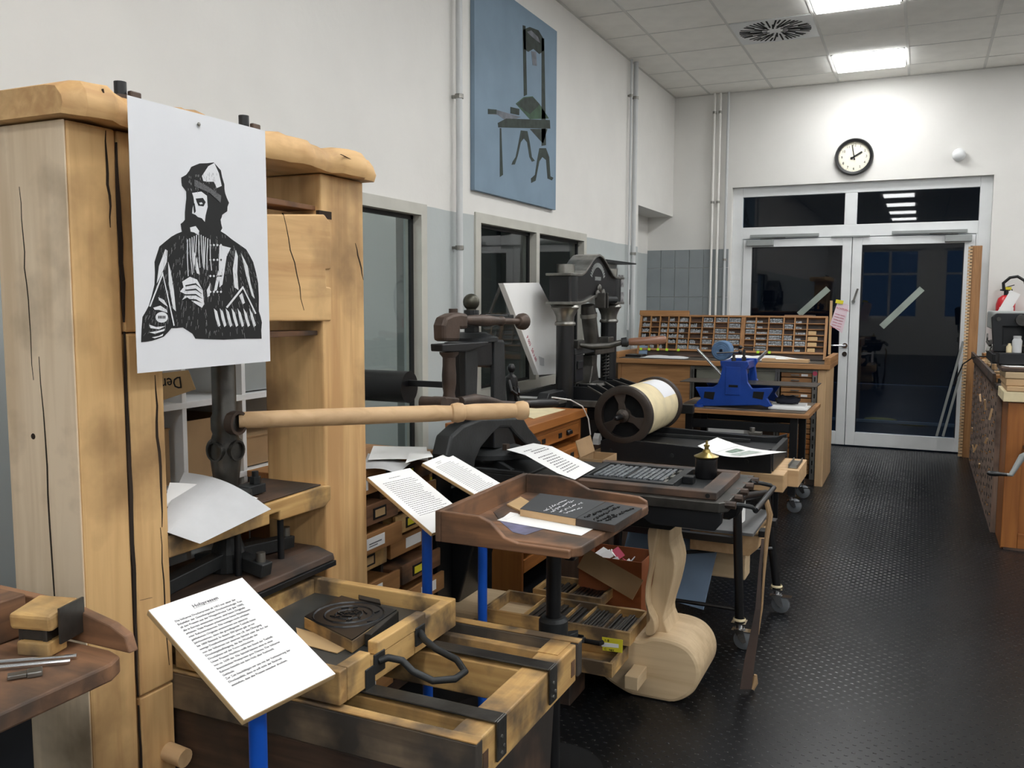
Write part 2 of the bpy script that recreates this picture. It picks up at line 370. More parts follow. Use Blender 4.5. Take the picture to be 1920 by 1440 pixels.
# lamps
row = {1: 'nearest the far wall', 4: 'just in front of the round vent', 7: 'third from the far wall', 10: 'fourth from the far wall', 13: 'fifth from the far wall', 16: 'sixth from the far wall', 19: 'seventh from the far wall', 22: 'eighth from the far wall', 25: 'last before the rear wall'}
for i, j in lampcells:
    x0, x1, y1, y0 = GX[i]+.02, GX[i+1]-.02, GY[j]-.012, GY[j+1]+.012
    nm = 'square white ceiling light panel %s, %s row' % (row[j], {3: 'aisle', 7: 'middle', 11: 'right-hand'}[i])
    t_ = thing('ceiling_light', nm, 'ceiling light', ((x0+x1)/2, (y0+y1)/2, ZC), 'ceiling light panels')
    f = G().box(x0, x0+.012, y0, y1, ZC-.004, ZC+.03).box(x1-.012, x1, y0, y1, ZC-.004, ZC+.03).box(x0, x1, y0, y0+.012, ZC-.004, ZC+.03).box(x0, x1, y1-.012, y1, ZC-.004, ZC+.03)
    part('frame', f, 'white', t_); part('diffuser', G().box(x0+.012, x1-.012, y0+.012, y1-.012, ZC-.018, ZC+.01), 'lamp', t_)
# swirl air vent
x0, x1, y1, y0 = GX[2], GX[3], GY[3], GY[4]; cx, cy = (x0+x1)/2, (y0+y1)/2
v = thing('air_vent', 'square white ceiling vent with a round swirl of black slots', 'air vent', (cx, cy, ZC))
part('plate', G().box(x0+.01, x1-.01, y0+.01, y1-.01, ZC-.004, ZC+.004), 'white', v)
for k in range(48):
    a = 2*pi*k/48
    r0, r1 = ((.1, .275) if k % 2 else (.19, .275))
    if k % 4 == 0: r0, r1 = .06, .17 if k % 8 else .275
    c = Vector((cx+cos(a)*(r0+r1)/2, cy+sin(a)*(r0+r1)/2, ZC-.005))
    part('slot', G().ob(c, (r1-r0, .013, .003), (0, 0, a+.12)), 'dark', v)
# left wall windows
def window(n, q, mull, mat='winframe'):
    y0, y1, z0, z1 = q; f = G(); X0, X1 = XL-.09, XL+.012
    f.box(X0, X1, y0, y0+.07, z0+.06, z1-.06).box(X0, X1, y1-.06, y1, z0+.06, z1-.06).box(X0, X1, y0, y1, z0, z0+.06).box(X0, X1, y0, y1, z1-.06, z1)
    for m_ in mull: f.box(X0, X1, m_-.028, m_+.028, z0+.06, z1-.06)
    o = struct('window_%d' % n, f, mat)
    ed = [y0+.07]+[e for m_ in mull for e in (m_-.028, m_+.028)]+[y1-.06]
    for k in range(0, len(ed), 2):
        A, B_ = ed[k], ed[k+1]
        part('seal', G().box(XL-.06, XL-.04, A, A+.012, z0+.06, z1-.06).box(XL-.06, XL-.04, B_-.022, B_, z0+.06, z1-.06).box(XL-.06, XL-.04, A, B_, z1-.082, z1-.06).box(XL-.06, XL-.04, A, B_, z0+.06, z0+.075), 'rubber', o)
        part('pane', G().box(XL-.052, XL-.048, A+.01, B_-.01, z0+.07, z1-.07), 'glassw', o)
window(1, W1, []); window(2, W2, [5.745])
# the rooms seen through those windows
g = G().box(-5.4, -5.2, 0.6, 8.0, 0, 3.2).box(-5.2, -2.85, 4.5, 4.6, 0, 3.2).box(-5.2, XL-.14, .6, .7, 0, 3.2).box(-5.2, -2.85, 8.0, 8.1, 0, 3.2)
struct('wall_next_room', g, 'wallw')
struct('floor_next_room', G().box(-5.4, -3.2, .6, 8.1, -.05, 0), 'floor')
struct('ceiling_next_room', G().box(-5.4, XL-.14, .6, 8.1, 3.2, 3.3), 'ceil')
l_ = thing('ceiling_light', 'added fill light in the side room behind the left window', 'ceiling light', (-4.2, 2.6, 3.19))  # lamp added to brighten the view through the left window
part('diffuser', G().box(-4.5, -3.9, 2.3, 2.9, 3.17, 3.19), emit('side_room_fill', (.93, .97, 1, 1), 22.0), l_)
for k, y in enumerate((3.0, 3.35)): single('wall_pipe', '%s of two dark tubes added for the pipe reflections in the left window' % ('left' if k == 0 else 'right'), 'pipe', G().cyl((-5.14, y, 0), (-5.14, y, 3.2), .035), 'dsteel', (-5.14, y, 0))  # dark tubes standing in for pipes reflected in the window glass
l_ = thing('ceiling_light', 'added dim fill light in the dark room behind the two-pane window', 'ceiling light', (-4.6, 7.2, 3.19))  # weak lamp added so the partition shows through the panes
part('diffuser', G().box(-4.7, -4.4, 7.0, 7.3, 3.17, 3.19), emit('dark_room_fill', (.93, .97, 1, 1), 2.5), l_)
g = G()
for y in (5.1, 6.6, 7.9): g.box(-3.9, -3.84, y, y+.1, 0, 2.6)
g.box(-3.9, -3.84, 4.7, 8.0, 1.95, 2.15).box(-3.9, -3.84, 4.7, 8.0, 0, .1)
single('partition_frame', 'white partition frame standing in the dark room behind the second window', 'partition', g, 'white', (-3.87, 6.3, 0))
DY = YF+.06
# ---- double door with fanlights
d = struct('door_1', G().box(DX0, -1.747, DY, DY+.07, 0, DZ).box(.45, DX1, DY, DY+.07, 0, DZ).box(-1.747, .45, DY, DY+.07, 2.547, DZ).box(-1.747, .45, DY, DY+.07, 2.115, 2.234)
           .box(-.745, -.628, DY, DY+.07, 2.234, 2.547).box(-1.747, -1.735, DY, DY+.07, 0, 2.115).box(.435, .45, DY, DY+.07, 0, 2.115), 'white', bevel=.004)
part('fanlight_pane', G().box(-1.747, -.745, DY+.03, DY+.036, 2.234, 2.547), 'glass', d)
part('fanlight_pane', G().box(-.628, .45, DY+.03, DY+.036, 2.234, 2.547), 'glass', d)
for (x0, x1, gx0, gx1, lab) in ((-1.73, -.663, -1.64, -.75, 'left'), (-.657, .432, -.568, .341, 'right')):
    lf = part('door_leaf', G().box(x0, gx0, DY-.01, DY+.045, .012, 2.107).box(gx1, x1, DY-.01, DY+.045, .012, 2.107).box(gx0, gx1, DY-.01, DY+.045, .012, .147).box(gx0, gx1, DY-.01, DY+.045, 2.027, 2.107), 'white', d, .003, label=lab+' white glazed leaf of the double door')
    part('pane', G().box(gx0, gx1, DY+.012, DY+.018, .147, 2.027), 'glass', lf)
    part('gasket', G().box(gx0, gx0+.008, DY-.001, DY+.012, .147, 2.027).box(gx1-.008, gx1, DY-.001, DY+.012, .147, 2.027).box(gx0, gx1, DY-.001, DY+.012, 2.019, 2.027), 'rubber', lf)
# diagonal tape strips
for k, ((ax, ay), (bx, by)) in enumerate((((1553, 541), (1498, 590)), ((1729, 541), (1653, 613)))):
    A, B_ = wy(ax, ay, DY+.004), wy(bx, by, DY+.004)
    single('tape_strip', ('shorter' if k == 0 else 'longer')+' diagonal translucent tape strip stuck on the %s door pane' % ('left' if k == 0 else 'right'), 'tape', G().beam(A, B_, .055, .002, (0, 1, 0)) if False else G().beam(A, B_, .002, .06, (0, 0, 1)), plain('tape%d' % k, (150, 160, 150), .4, var=.1), A, group=None)
# door closers
for k, (x0, x1) in enumerate(((-1.69, -1.42), (.17, .40))):
    t_ = thing('door_closer', 'grey door closer box on the %s leaf of the double door' % ('left' if k == 0 else 'right'), 'door closer', ((x0+x1)/2, DY-.01, 2.07))
    part('body', G().box(x0, x1, DY-.06, DY-.01, 2.04, 2.1), 'greyplas', t_, .003)
    r0, r1 = (-1.66, -.98) if k == 0 else (-.30, .36)
    part('slide_rail', G().box(r0, r1, DY-.035, DY-.001, 2.125, 2.155), 'greyplas', t_, .002)
    part('arm', G().beam(((x0+x1)/2, DY-.03, 2.11), ((x0+x1)/2+(.25 if k == 0 else -.25), DY-.03, 2.118), .02, .006), 'dsteel', t_)
single('door_coordinator', 'slim grey bar over the meeting stiles of the double door', 'door fitting', G().box(-.86, -.5, DY-.03, DY-.001, 2.108, 2.122), 'greyplas', (-.68, DY, 2.11))
# handle and upper bolt
hx = wy(1584, 648, DY-.02)
t_ = thing('lever_handle', 'chrome lever handle with lock plate on the left door leaf', 'door handle', hx)
part('rosette', G().cyl((hx.x, DY-.012, hx.z), (hx.x, DY-.02, hx.z), .026), 'chrome', t_, smooth=True)
part('keyhole_plate', G().cyl((hx.x, DY-.012, hx.z-.085), (hx.x, DY-.02, hx.z-.085), .024), 'chrome', t_, smooth=True)
part('lever', G().tube([(hx.x, DY-.015, hx.z), (hx.x, DY-.06, hx.z), (hx.x-.02, DY-.065, hx.z), (hx.x-.13, DY-.065, hx.z)], .009, 10), 'chrome', t_, smooth=True)
bx = wy(1600, 560, DY-.02)
t_ = thing('door_bolt', 'slanted grey bolt lever high on the right door leaf', 'door bolt', bx)
part('rosette', G().cyl((bx.x, DY-.012, bx.z-.03), (bx.x, DY-.03, bx.z-.03), .018), 'greyplas', t_); part('lever', G().beam((bx.x, DY-.035, bx.z-.03), (bx.x+.04, DY-.04, bx.z+.1), .012, .018), 'steel', t_, .002)
# courtyard outside
struct('ground', G().box(-12, 14, YF+.3, 22, -.08, -.03), 'rubber')
g = G().box(-12, 14, 17, 17.3, 0, 6); struct('wall_sky_block', g, 'dark')  # black wall added to keep the dusk sky out of the door glass
struct('trim_1', G().box(-2.0, 1.6, 11.5, 11.55, .0, .03), 'greyplas')
for k, (px_, py_) in enumerate(((1651, 785), (1711, 793))):
    p = wz(px_, py_, 0); single('leaf_heap', 'yellow patch of leaves on the dark ground outside, %s of two' % ('left' if k == 0 else 'right'), 'leaves', G().ball((p.x, p.y, -.01), .2, 10, (1, .6, .12)), plain('leaf%d' % k, (170, 140, 40), .9), p)
# ---- pipes
def pipe(name, label, x, y, r, z0, z1, mat, clips=(), wall='x', group=None):
    t_ = thing(name, label, 'pipe', (x, y, z0), group)
    part('tube', G().cyl((x, y, z0), (x, y, z1), r, n=14), mat, t_, smooth=True)
    for z in clips:
        c = G().cyl((x, y, z-.012), (x, y, z+.012), r+.006, n=12)
        if wall == 'x': c.box(XL, x, y-.01, y+.01, z-.008, z+.008)
        else: c.box(x-.01, x+.01, y, YF, z-.008, z+.008)
        part('clip', c, 'steel', t_)
pipe('wall_pipe', 'light grey pipe running up the left wall between the two windows', XL+.045, 4.52, .019, .0, ZC, 'pipe', (.9, 1.77, 2.62))
pipe('wall_pipe', 'light grey pipe up the left wall just before the doorway', XL+.04, 7.9, .022, 0, ZC, 'pipe', (1.9, 3.3))
pipe('wall_pipe', 'thin cable tube beside the light grey pipe before the doorway', XL+.03, 7.8, .011, 1.2, ZC, 'pipe', (3.3,))
pipe('wall_pipe', 'left one of the two thin white pipes on the far wall', -2.045, YF-.045, .0125, 0, ZC, 'pipew', (2.5, 3.42), 'y')
pipe('wall_pipe', 'right one of the two thin white pipes on the far wall', -1.985, YF-.045, .0125, 0, ZC, 'pipew', (2.5, 3.42), 'y')
pipe('wall_pipe', 'single grey conduit between the white pipes and the double door', -1.905, YF-.035, .014, 0, ZC, 'pipe', (1.9,), 'y')
# ---- wall clock 1:58
cc = Vector((-.67, YF, 2.884)); r = .178
ck = thing('wall_clock', 'round black-rimmed wall clock with cream face showing two minutes to two', 'clock', cc)
part('rim', G().lathe([(r-.035, -.02), (r-.03, -.045), (r-.01, -.05), (r, -.035), (r, 0), (r-.035, 0)], cc, 'y', 48, True), 'black', ck, smooth=True)
part('face', G().lathe([(.001, -.018), (r-.033, -.018), (r-.033, 0), (.001, 0)], cc, 'y', 48), plain('clock_face', (236, 230, 210), .5, var=.01), ck)
for h in range(1, 13):
    a = radians(90-30*h); q = glyphs(str(h), .035, (cc.x+cos(a)*.113, YF-.02, cc.z+sin(a)*.113-.012), (1, 0, 0), (0, 0, 1), align='CENTER')
    part('numeral', q, 'ink', ck)
g = G()
for k in range(60):
    a = 2*pi*k/60; g.beam((cc.x+cos(a)*.134, YF-.0195, cc.z+sin(a)*.134), (cc.x+cos(a)*.141, YF-.0195, cc.z+sin(a)*.141), .0015, .002 if k % 5 else .004)
part('minute_track', g, 'ink', ck)
for nm, ang, ln, wd in (('hour_hand', 59, .085, .016), ('minute_hand', 12, .118, .009)):
    a = radians(90-ang) if nm == 'hour_hand' else radians(90+ang-2)
    A = Vector((cc.x-cos(a)*.025, YF-.024, cc.z-sin(a)*.025)); B_ = Vector((cc.x+cos(a)*ln, YF-.024, cc.z+sin(a)*ln))
    part(nm, G().beam(A, B_, .002, wd).cyl(A, A+Vector((0, -.002, 0)), wd*.8), 'ink', ck)
sd = wy(1798, 290, YF-.02)
single('smoke_detector', 'small round white detector on the wall right of the clock', 'detector', G().lathe([(.001, -.05), (.03, -.048), (.052, -.03), (.058, -.01), (.058, .02)], (sd.x, YF-.02, sd.z), 'y', 24), 'white', sd, smooth=True)
# ---- fire extinguisher
e = Vector((.70, YF-.09, 1.12)); ex = thing('fire_extinguisher', 'red fire extinguisher with black hose hanging on the wall right of the door', 'extinguisher', e)
part('cylinder', G().lathe([(.001, 0), (.075, .01), (.08, .03), (.08, .33), (.065, .38), (.03, .41), (.001, .41)], e, 'z', 24), 'red', ex, smooth=True)
part('valve', G().cyl(e+Vector((0, 0, .40)), e+Vector((0, 0, .45)), .02).box(e.x-.05, e.x+.05, e.y-.012, e.y+.012, e.z+.45, e.z+.465).ob(e+Vector((.02, 0, .49)), (.09, .02, .008), (0, -.3, 0)), 'black', ex)
part('safety_tag', G().box(e.x-.02, e.x+.04, e.y-.02, e.y-.01, e.z+.46, e.z+.485), 'yellow', ex)
part('hose', G().tube([e+Vector(p) for p in ((-.02, -.02, .45), (-.03, -.03, .52), (.02, -.05, .57), (.08, -.05, .58), (.14, -.05, .54), (.17, -.05, .42), (.165, -.05, .25), (.13, -.04, .1))], .014, 10), 'rubber', ex, smooth=True)
part('label', G().box(e.x-.055, e.x+.06, e.y-.084, e.y-.078, e.z+.12, e.z+.3), 'paper', ex)
single('info_card', 'slanted white card hanging in front of the red extinguisher', 'card', G().ob((e.x+.01, e.y-.1, e.z+.32), (.09, .003, .26), (0, .45, 0)), 'paper', (e.x, e.y-.1, e.z+.3))
# ================================================================ 1. LARGE WOODEN COMMON PRESS
FX = -1.56                                   # aisle-side face of the two cheeks
p = thing('wooden_press', 'huge wooden hand press with two pale timber posts, long wooden bar and plank bed', 'printing press', (-1.66, 1.76, 0))
def wob(g, a=.002):
    for v in g.v: v += Vector((rnd(-a, a), rnd(-a, a), rnd(-a, a)))
    return g
def post(y0, y1, split, pale):
    x0 = FX-.215
    a = G().box(x0, FX, y0, split-.003, 0, 1.826)
    o = part('post', a, 'press_z', p, .006)
    if pale: # the outer face is its own paler, greyer board
        part('face_board', G().box(x0, FX-.002, y0-.004, y0, 0, 1.826), 'pressgrey', o, .002, label='pale greyish outer face of the post')
    return o
po = post(1.25, 1.475, 1.372, True)
for z0, z1, m_ in ((0, .575, 0), (.578, 1.395, .002), (1.398, 1.826, -.004)):
    part('post_lining', G().box(FX-.215, FX+m_, 1.377, 1.475, z0, z1), 'press_z', p, .005)
po2 = post(2.07, 2.28, 2.283, False)
# drying cracks (thin wedges of shadowed depth)
def crack(par, pts, X, wmax, ax='x'):
    n = len(pts); g = G(); L_ = []; R_ = []
    for i, (u, z) in enumerate(pts):
        w_ = wmax*(sin(pi*(i+.35)/(n-.3)))+.0006
        L_.append((u-w_/2, z)); R_.append((u+w_/2, z))
    poly = L_+R_[::-1]
    if ax == 'x': g.ext(poly, 'yz', X-.004, X+.0008)
    else: g.ext(poly, 'xz', X-.0008, X+.004)
    return part('crack', g, 'crack', par)
def cpts(a, b, n=9, j=.003): return [(a[0]+(b[0]-a[0])*i/n+(rnd(-j, j) if 0 < i < n else 0), a[1]+(b[1]-a[1])*i/n) for i in range(n+1)]
crack(po, cpts((1.372, 1.80), (1.374, 1.42)), FX, .012); crack(po, cpts((1.345, 1.82), (1.347, 1.62)), FX, .006)
crack(po, cpts((1.374, 1.40), (1.373, .58), 14, .002), FX, .009); crack(po, cpts((1.373, .56), (1.37, .1)), FX, .004)
crack(po, cpts((1.45, 1.30), (1.455, .95), 10, .004), FX+.002, .007); crack(po, cpts((1.45, .95), (1.462, .62), 8, .003), FX+.002, .003)
crack(po, cpts((1.385, .80), (1.42, .795), 4, .003), FX+.002, .004)
crack(po, cpts((FX-.105, 1.35), (FX-.085, .65), 12, .003), 1.246, .004, 'y'); crack(po, cpts((FX-.14, 1.7), (FX-.125, 1.3), 12, .003), 1.246, .002, 'y')
crack(po2, cpts((2.235, 1.64), (2.275, 1.53), 6, .003), FX, .006)
part('knot', G().lathe([(.001, -.001), (.006, -.0005), (.009, .004)], (FX-.135, 1.2455, 1.18), 'y', 10), 'crack', po)
# cap beam on both posts with a waney front edge
n = 34; fr = []; 
for i in range(n+1):
    y = 1.225+(2.315-1.225)*i/n; e = .012*sin(i*.9)+.006*sin(i*2.3)+rnd(-.004, .004)
    if i in (0, n): e = -.02
    fr.append((y, FX+.045+e, 1.828+rnd(0, .004), 1.9+.006*sin(i*.7)+rnd(-.003, .003)-(.012 if i in (0, n) else 0)))
g = G(); V = []; F = []
for y, x, zb, zt in fr:
    V += [(FX-.3, y, zb), (x-.008, y, zb), (x, y, zb+.02), (x-.003, y, zt-.024), (x-.02, y, zt-.004), (x-.05, y, zt), (FX-.3, y, zt)]
for i in range(n):
    for k in range(7): F.append((i*7+k, i*7+(k+1) % 7, (i+1)*7+(k+1) % 7, (i+1)*7+k))
F += [tuple(range(6, -1, -1)), tuple(n*7+k for k in range(7))]
g._a(V, F); cap = part('cap_beam', g, 'press_y', p, smooth=True)
crack(cap, cpts((1.30, 1.89), (1.305, 1.85), 4, .002), FX+.05, .004); crack(cap, cpts((2.1, 1.88), (2.2, 1.865), 5, .003), FX+.05, .003)
for y in (1.44, 1.83):
    r_ = part('tie_rod', G().cyl((-1.62, y, 1.80), (-1.62, y, 1.945), .0135, n=12), 'iron2', p, smooth=True)
    part('nut', G().cyl((-1.62, y, 1.898), (-1.62, y, 1.915), .024, n=6), 'rust', r_)
    part('wing', G().ob((-1.60, y+.02, 1.915), (.012, .03, .022)), 'rust', r_, .003)
# head beam (winter) with its notched tenon, hose plank
g = G().ext([(1.475, 1.42), (2.105, 1.408), (2.108, 1.505), (2.085, 1.507), (2.083, 1.555), (2.108, 1.558), (2.11, 1.69), (2.08, 1.712), (2.0, 1.705), (1.475, 1.66)], 'yz', FX-.17, FX+.004)
hb = part('head_beam', g, 'press_y', p, .004)
crack(hb, cpts((1.9, 1.70), (1.98, 1.44), 8, .004), FX+.004, .003)
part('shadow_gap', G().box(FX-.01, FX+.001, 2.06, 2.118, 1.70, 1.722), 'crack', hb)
for z in (1.735, 1.38):
    part('wedge', G().ext([(1.8, z-.012), (2.12, z-.012), (2.12, z), (1.8, z+.006)], 'yz', FX-.12, FX-.02), 'oak_y', p, .002)
part('bolt', G().cyl((FX-.05, 1.86, 1.42), (FX-.05, 1.86, 1.34), .012), 'iron2', p)
g = G().ext([(1.472, .872), (1.82, .872), (1.82, .897), (1.86, .897), (1.86, .872), (2.06, .868), (2.09, .885), (2.09, .925), (2.05, .932), (1.472, .925)], 'yz', FX-.22, FX+.004)
hp = part('hose_plank', g, 'bed_y', p, .004)
part('plank_lining', G().box(FX-.215, FX-.002, 1.478, 2.05, .9325, .936), 'dwood_y', p, .001)
# spindle, socket, collar
sx, sy = -1.655, 1.768
sp = part('spindle', G().lathe([(.031, 1.70), (.031, 1.17), (.036, 1.16), (.036, 1.13), (.032, 1.118), (.04, 1.09), (.041, 1.06), (.034, 1.0), (.031, .985), (.031, .93), (.026, .92), (.026, .74)][::-1], (sx, sy, 0), 'z', 20), 'dsteel', p, smooth=True)
for a in (0, pi/2):
    part('eye_ring', G().lathe([(.022, -.043), (.027, -.043), (.027, .043), (.022, .043)], (sx, sy, 1.075), 'x' if a == 0 else 'y', 20, True), 'dsteel', sp, smooth=True)
part('socket_ring', G().lathe([(.024, .025), (.032, .025), (.032, .05), (.024, .05)], (sx, sy, 1.148), 'x', 20, True), 'rust', sp, smooth=True)
part('collar', G().lathe([(.028, 0), (.065, 0), (.065, .018), (.028, .018)], (sx, sy, .945), 'z', 24, True).box(sx-.02, sx+.03, sy+.05, sy+.12, .94, .965), 'iron', p, .002)
for dy in (.1,): part('collar_bolt', G().cyl((sx+.01, sy+dy, .90), (sx+.01, sy+dy, 1.0), .009).cyl((sx+.01, sy+dy, .966), (sx+.01, sy+dy, .985), .016, n=6), 'iron', p)
# bar: turned wooden lever
A = Vector((sx+.03, sy+.02, 1.152)); B_ = Vector((-1.035, 2.335, 1.15)); D = (B_-A)
rr = [(0, .021), (.03, .0225), (.3, .024), (.66, .0235), (.70, .0215), (.715, .021), (.72, .026), (.74, .029), (.76, .026), (.765, .0215), (.8, .024), (.9, .0235), (.955, .021), (.965, .027), (.985, .0285), (1, .024)]
part('bar', G().tube([A+D*t_ for t_, _ in rr], [q for _, q in rr], 20), 'beech_x', p, smooth=True)
# platen
part('platen', G().box(FX-.26, FX+.045, 1.5, 2.055, .70, .716), 'iron2', p, .002)
part('platen_board', G().ext([(FX-.26, .717), (FX+.04, .717), (FX+.035, .735), (FX-.02, .75), (FX-.26, .75)], 'xz', 1.5, 2.055), 'dwood_y', p, .003)
c = Vector((sx, sy, .78)); g = G().lathe([(.03, -.03), (.05, -.03), (.045, .02), (.032, .06), (.03, .12)], c, 'z', 20)
for a, L_ in ((pi/2, .25), (-pi/2, .25), (0, .13), (pi, .1)):
    d_ = Vector((cos(a), sin(a), 0)); g.beam(c+Vector((0, 0, .01)), c+d_*L_+Vector((0, 0, -.015)), .04, .036)
part('platen_cross', g, 'iron', p, .003)
for d_ in ((0, .235), (.11, 0), (0, -.235)): part('cross_bolt', G().cyl(c+Vector((d_[0], d_[1], 0)), c+Vector((d_[0], d_[1], .03)), .012), 'steel', p)
for y in (sy-.03, sy+.14): part('hanger_rod', G().cyl((sx+.06, y, .73), (sx+.06, y, .90), .009), 'iron2', p)
# plank bed / rails: four runners on edge and an end sill
RZ, RB = .594, .508
for y0, y1, nm in ((1.476, 1.505, 'grimy_x'), (1.6-.028, 1.6+.012, 'bed_x'), (1.86-.01, 1.86+.03, 'bed_x'), (1.975, 2.0, 'bed_x'), (2.045, 2.075, 'grimy_x')):
    zb = RB if nm == 'grimy_x' else .50
    x1 = -.76 if y0 < 1.5 or y0 > 2.04 else -.83
    part('rail', G().box(FX-.24, x1, y0, y1, zb, RZ+(.002 if nm == 'grimy_x' else -.006)), nm, p, .003)
    if nm == 'grimy_x': part('rail_lit_top', G().box(FX-.24, x1, y0, y1, RZ+.0025, RZ+.006), 'bed_x', p, .001, label='top edge of the rail in a paler wood for the light on it')  # paler top strip puts the light falling on the rail into colour
part('end_sill', G().box(-.835, -.765, 1.506, 2.044, .498, RZ+.001), 'bed_y', p, .004)
part('end_block', G().box(-.835, -.78, 1.955, 2.043, RZ+.0015, RZ+.0035), 'bed_y', p)
for y in (1.525, 2.02): part('dovetail', G().box(-.766, -.7635, y-.012, y+.012, .52, .56), 'oak_z', p)
for y in (1.59, 1.875):
    g = G().box(FX+.4, -.762, y-.022, y+.022, RZ+.0045, RZ+.0095).box(-.762, -.757, y-.022, y+.022, .515, RZ+.0095)
    st = part('steel_strap', g, 'dsteel', p, .002)
    for z in (.565, .54, .53): part('rivet', G().cyl((-.757, y+(.008 if z == .54 else -.004), z), (-.7545, y+(.008 if z == .54 else -.004), z), .004, n=8), 'steel', st)
# coffin with stone
CX0, CX1, CY0, CY1, CZ0, CZ1 = -1.56, -1.09, 1.482, 2.0, .606, .682
for q in ((CX0, CX1, CY0, CY0+.028), (CX0, CX1, CY1-.028, CY1), (CX0, CX0+.03, CY0+.029, CY1-.029)):
    part('coffin_side', G().box(*q, CZ0, CZ1), 'bed_x', p, .003)
for q in ((CY0+.029, 1.6), (1.79, CY1-.029)): part('coffin_end', G().box(CX1-.03, CX1, q[0], q[1], CZ0, CZ1), 'bed_y', p, .003)
part('coffin_end', G().box(CX1-.03, CX1, 1.601, 1.789, CZ0, CZ1-.018), 'bed_y', p, .003)
part('raised_rim', G().box(CX1-.026, CX1+.002, 1.625, 1.84, CZ1-.017, CZ1+.014), 'bed_y', p, .003)
part('coffin_floor', G().box(CX0+.03, CX1-.03, CY0+.028, CY1-.028, CZ0, CZ0+.035), plain('stone_bed', (70, 72, 70), .35, var=.25, vs=8), p)
h = part('handle', G().tube([(CX1+.004, 1.628, .652), (CX1+.02, 1.64, .658), (CX1+.045, 1.66, .648), (CX1+.07, 1.665, .625), (CX1+.12, 1.67, .61), (CX1+.16, 1.70, .61), (CX1+.165, 1.74, .612), (CX1+.13, 1.765, .625), (CX1+.07, 1.77, .64), (CX1+.03, 1.785, .65), (CX1+.004, 1.81, .655)], .0085, 10), 'iron', p, smooth=True)
for y in (1.63, 1.81): part('handle_plate', G().box(CX1, CX1+.005, y-.022, y+.022, .625, .672), 'iron', p, .002)
part('corner_plate', G().box(CX1, CX1+.004, 1.575, 1.612, .596, .65), 'iron', p, .002)
# stand of the bed
part('bed_stand', G().ext([(1.62, 0), (1.98, 0), (1.95, .2), (1.99, .498), (1.55, .498), (1.6, .25)], 'yz', -.84, -.80), 'dwood_z', p, .004)
part('front_board', G().box(FX-.12, -.95, 1.49, 1.51, .05, .50), 'dwood_x', p, .003)
part('foot_beam', G().box(FX-.35, FX+.1, 1.25, 1.47, -.0, .1), 'press_x', p, .006)
part('peg', G().cyl((FX, 1.45, .415), (FX+.055, 1.45, .41), .022, n=16), 'beech_x', p, smooth=True)
# things lying in the coffin
wb = thing('woodcut_block', 'round dark carved woodcut on a square block in the big press bed', 'printing block', (-1.27, 1.77, .642))
bz = .6425
poly = [wz(x, y, .675) for x, y in ((570, 1155), (640, 1116), (745, 1143), (660, 1200))]
g = G().ext([(v_.x, v_.y) for v_ in poly], 'xy', bz, .672); part('block', g, 'bed_x', wb, .002)
cx_, cy_ = sum(v_.x for v_ in poly)/4, sum(v_.y for v_ in poly)/4
part('inked_face', G().ext([(cx_+(v_.x-cx_)*.985, cy_+(v_.y-cy_)*.985) for v_ in poly], 'xy', .6722, .675), 'black', wb)
g = G()
for k in range(3): g.lathe([(.03+.028*k, 0), (.033+.028*k, .003), (.036+.028*k, 0)], (cx_, cy_, .675), 'z', 28, True)
for k in range(26):
    a = rnd(0, 6.28); r_ = rnd(.01, .085); g.ob((cx_+cos(a)*r_, cy_+sin(a)*r_, .6765), (rnd(.008, .03), .003, .003), (0, 0, rnd(0, 3)))
part('carving', g, 'iron2', wb, kind='stuff')
fu = [wz(x, y, .665) for x, y in ((690, 1195), (742, 1150))]
single('metal_furniture', 'grey steel bar lying beside the woodcut block in the press bed', 'metal bar', G().beam(fu[0]-Vector((0, 0, .008)), fu[1]-Vector((0, 0, .008)), .018, .032), 'dsteel', (fu[0].x, fu[0].y, .642), .002)
q = [wz(x, y, .645) for x, y in ((555, 1176), (662, 1207), (632, 1224), (560, 1205))]
single('card_strip', 'tan card strip lying in the press bed in front of the woodcut block', 'card', G().ext([(v_.x, v_.y) for v_ in q], 'xy', .6425, .6445), 'tan', q[0])
q = [wz(x, y, .66) for x, y in ((672, 1118), (712, 1127), (714, 1135), (674, 1126))]
single('dark_quoin', 'small black block behind the round woodcut in the press bed', 'metal block', G().ext([(v_.x, v_.y) for v_ in q], 'xy', .6425, .665), 'iron2', q[0], .001)
# two sheets hanging over the hose plank
def drape(P00, P10, P11, P01, sag):
    a, b2, c2, d2 = map(Vector, (P00, P10, P11, P01))
    return lambda u, v: (a*(1-u)*(1-v)+b2*u*(1-v)+c2*u*v+d2*(1-u)*v)+Vector((0, 0, sag*sin(pi*u)*(1-v)**.7))
a_ = wx(345, 886, -1.72); b2 = wx(508, 955, -1.50); c2 = wx(375, 1020, -1.50); d2 = wx(296, 992, -1.575)
single('print_sheet', 'large pale grey sheet draped over the plank of the big wooden press', 'paper', G().sheet(drape(a_, b2, c2, d2, .022), 14, 10, .0008), 'greypaper', d2)
e1, e2, e3, e4 = wx(318, 905, -1.67), wx(495, 938, -1.60), wx(470, 952, -1.59), wx(306, 950, -1.64)
single('print_sheet', 'white sheet mostly hidden under the large pale grey sheet', 'paper', G().sheet(drape(e1, e2, e3, e4, .012), 8, 4, .0008), 'paper', e4)
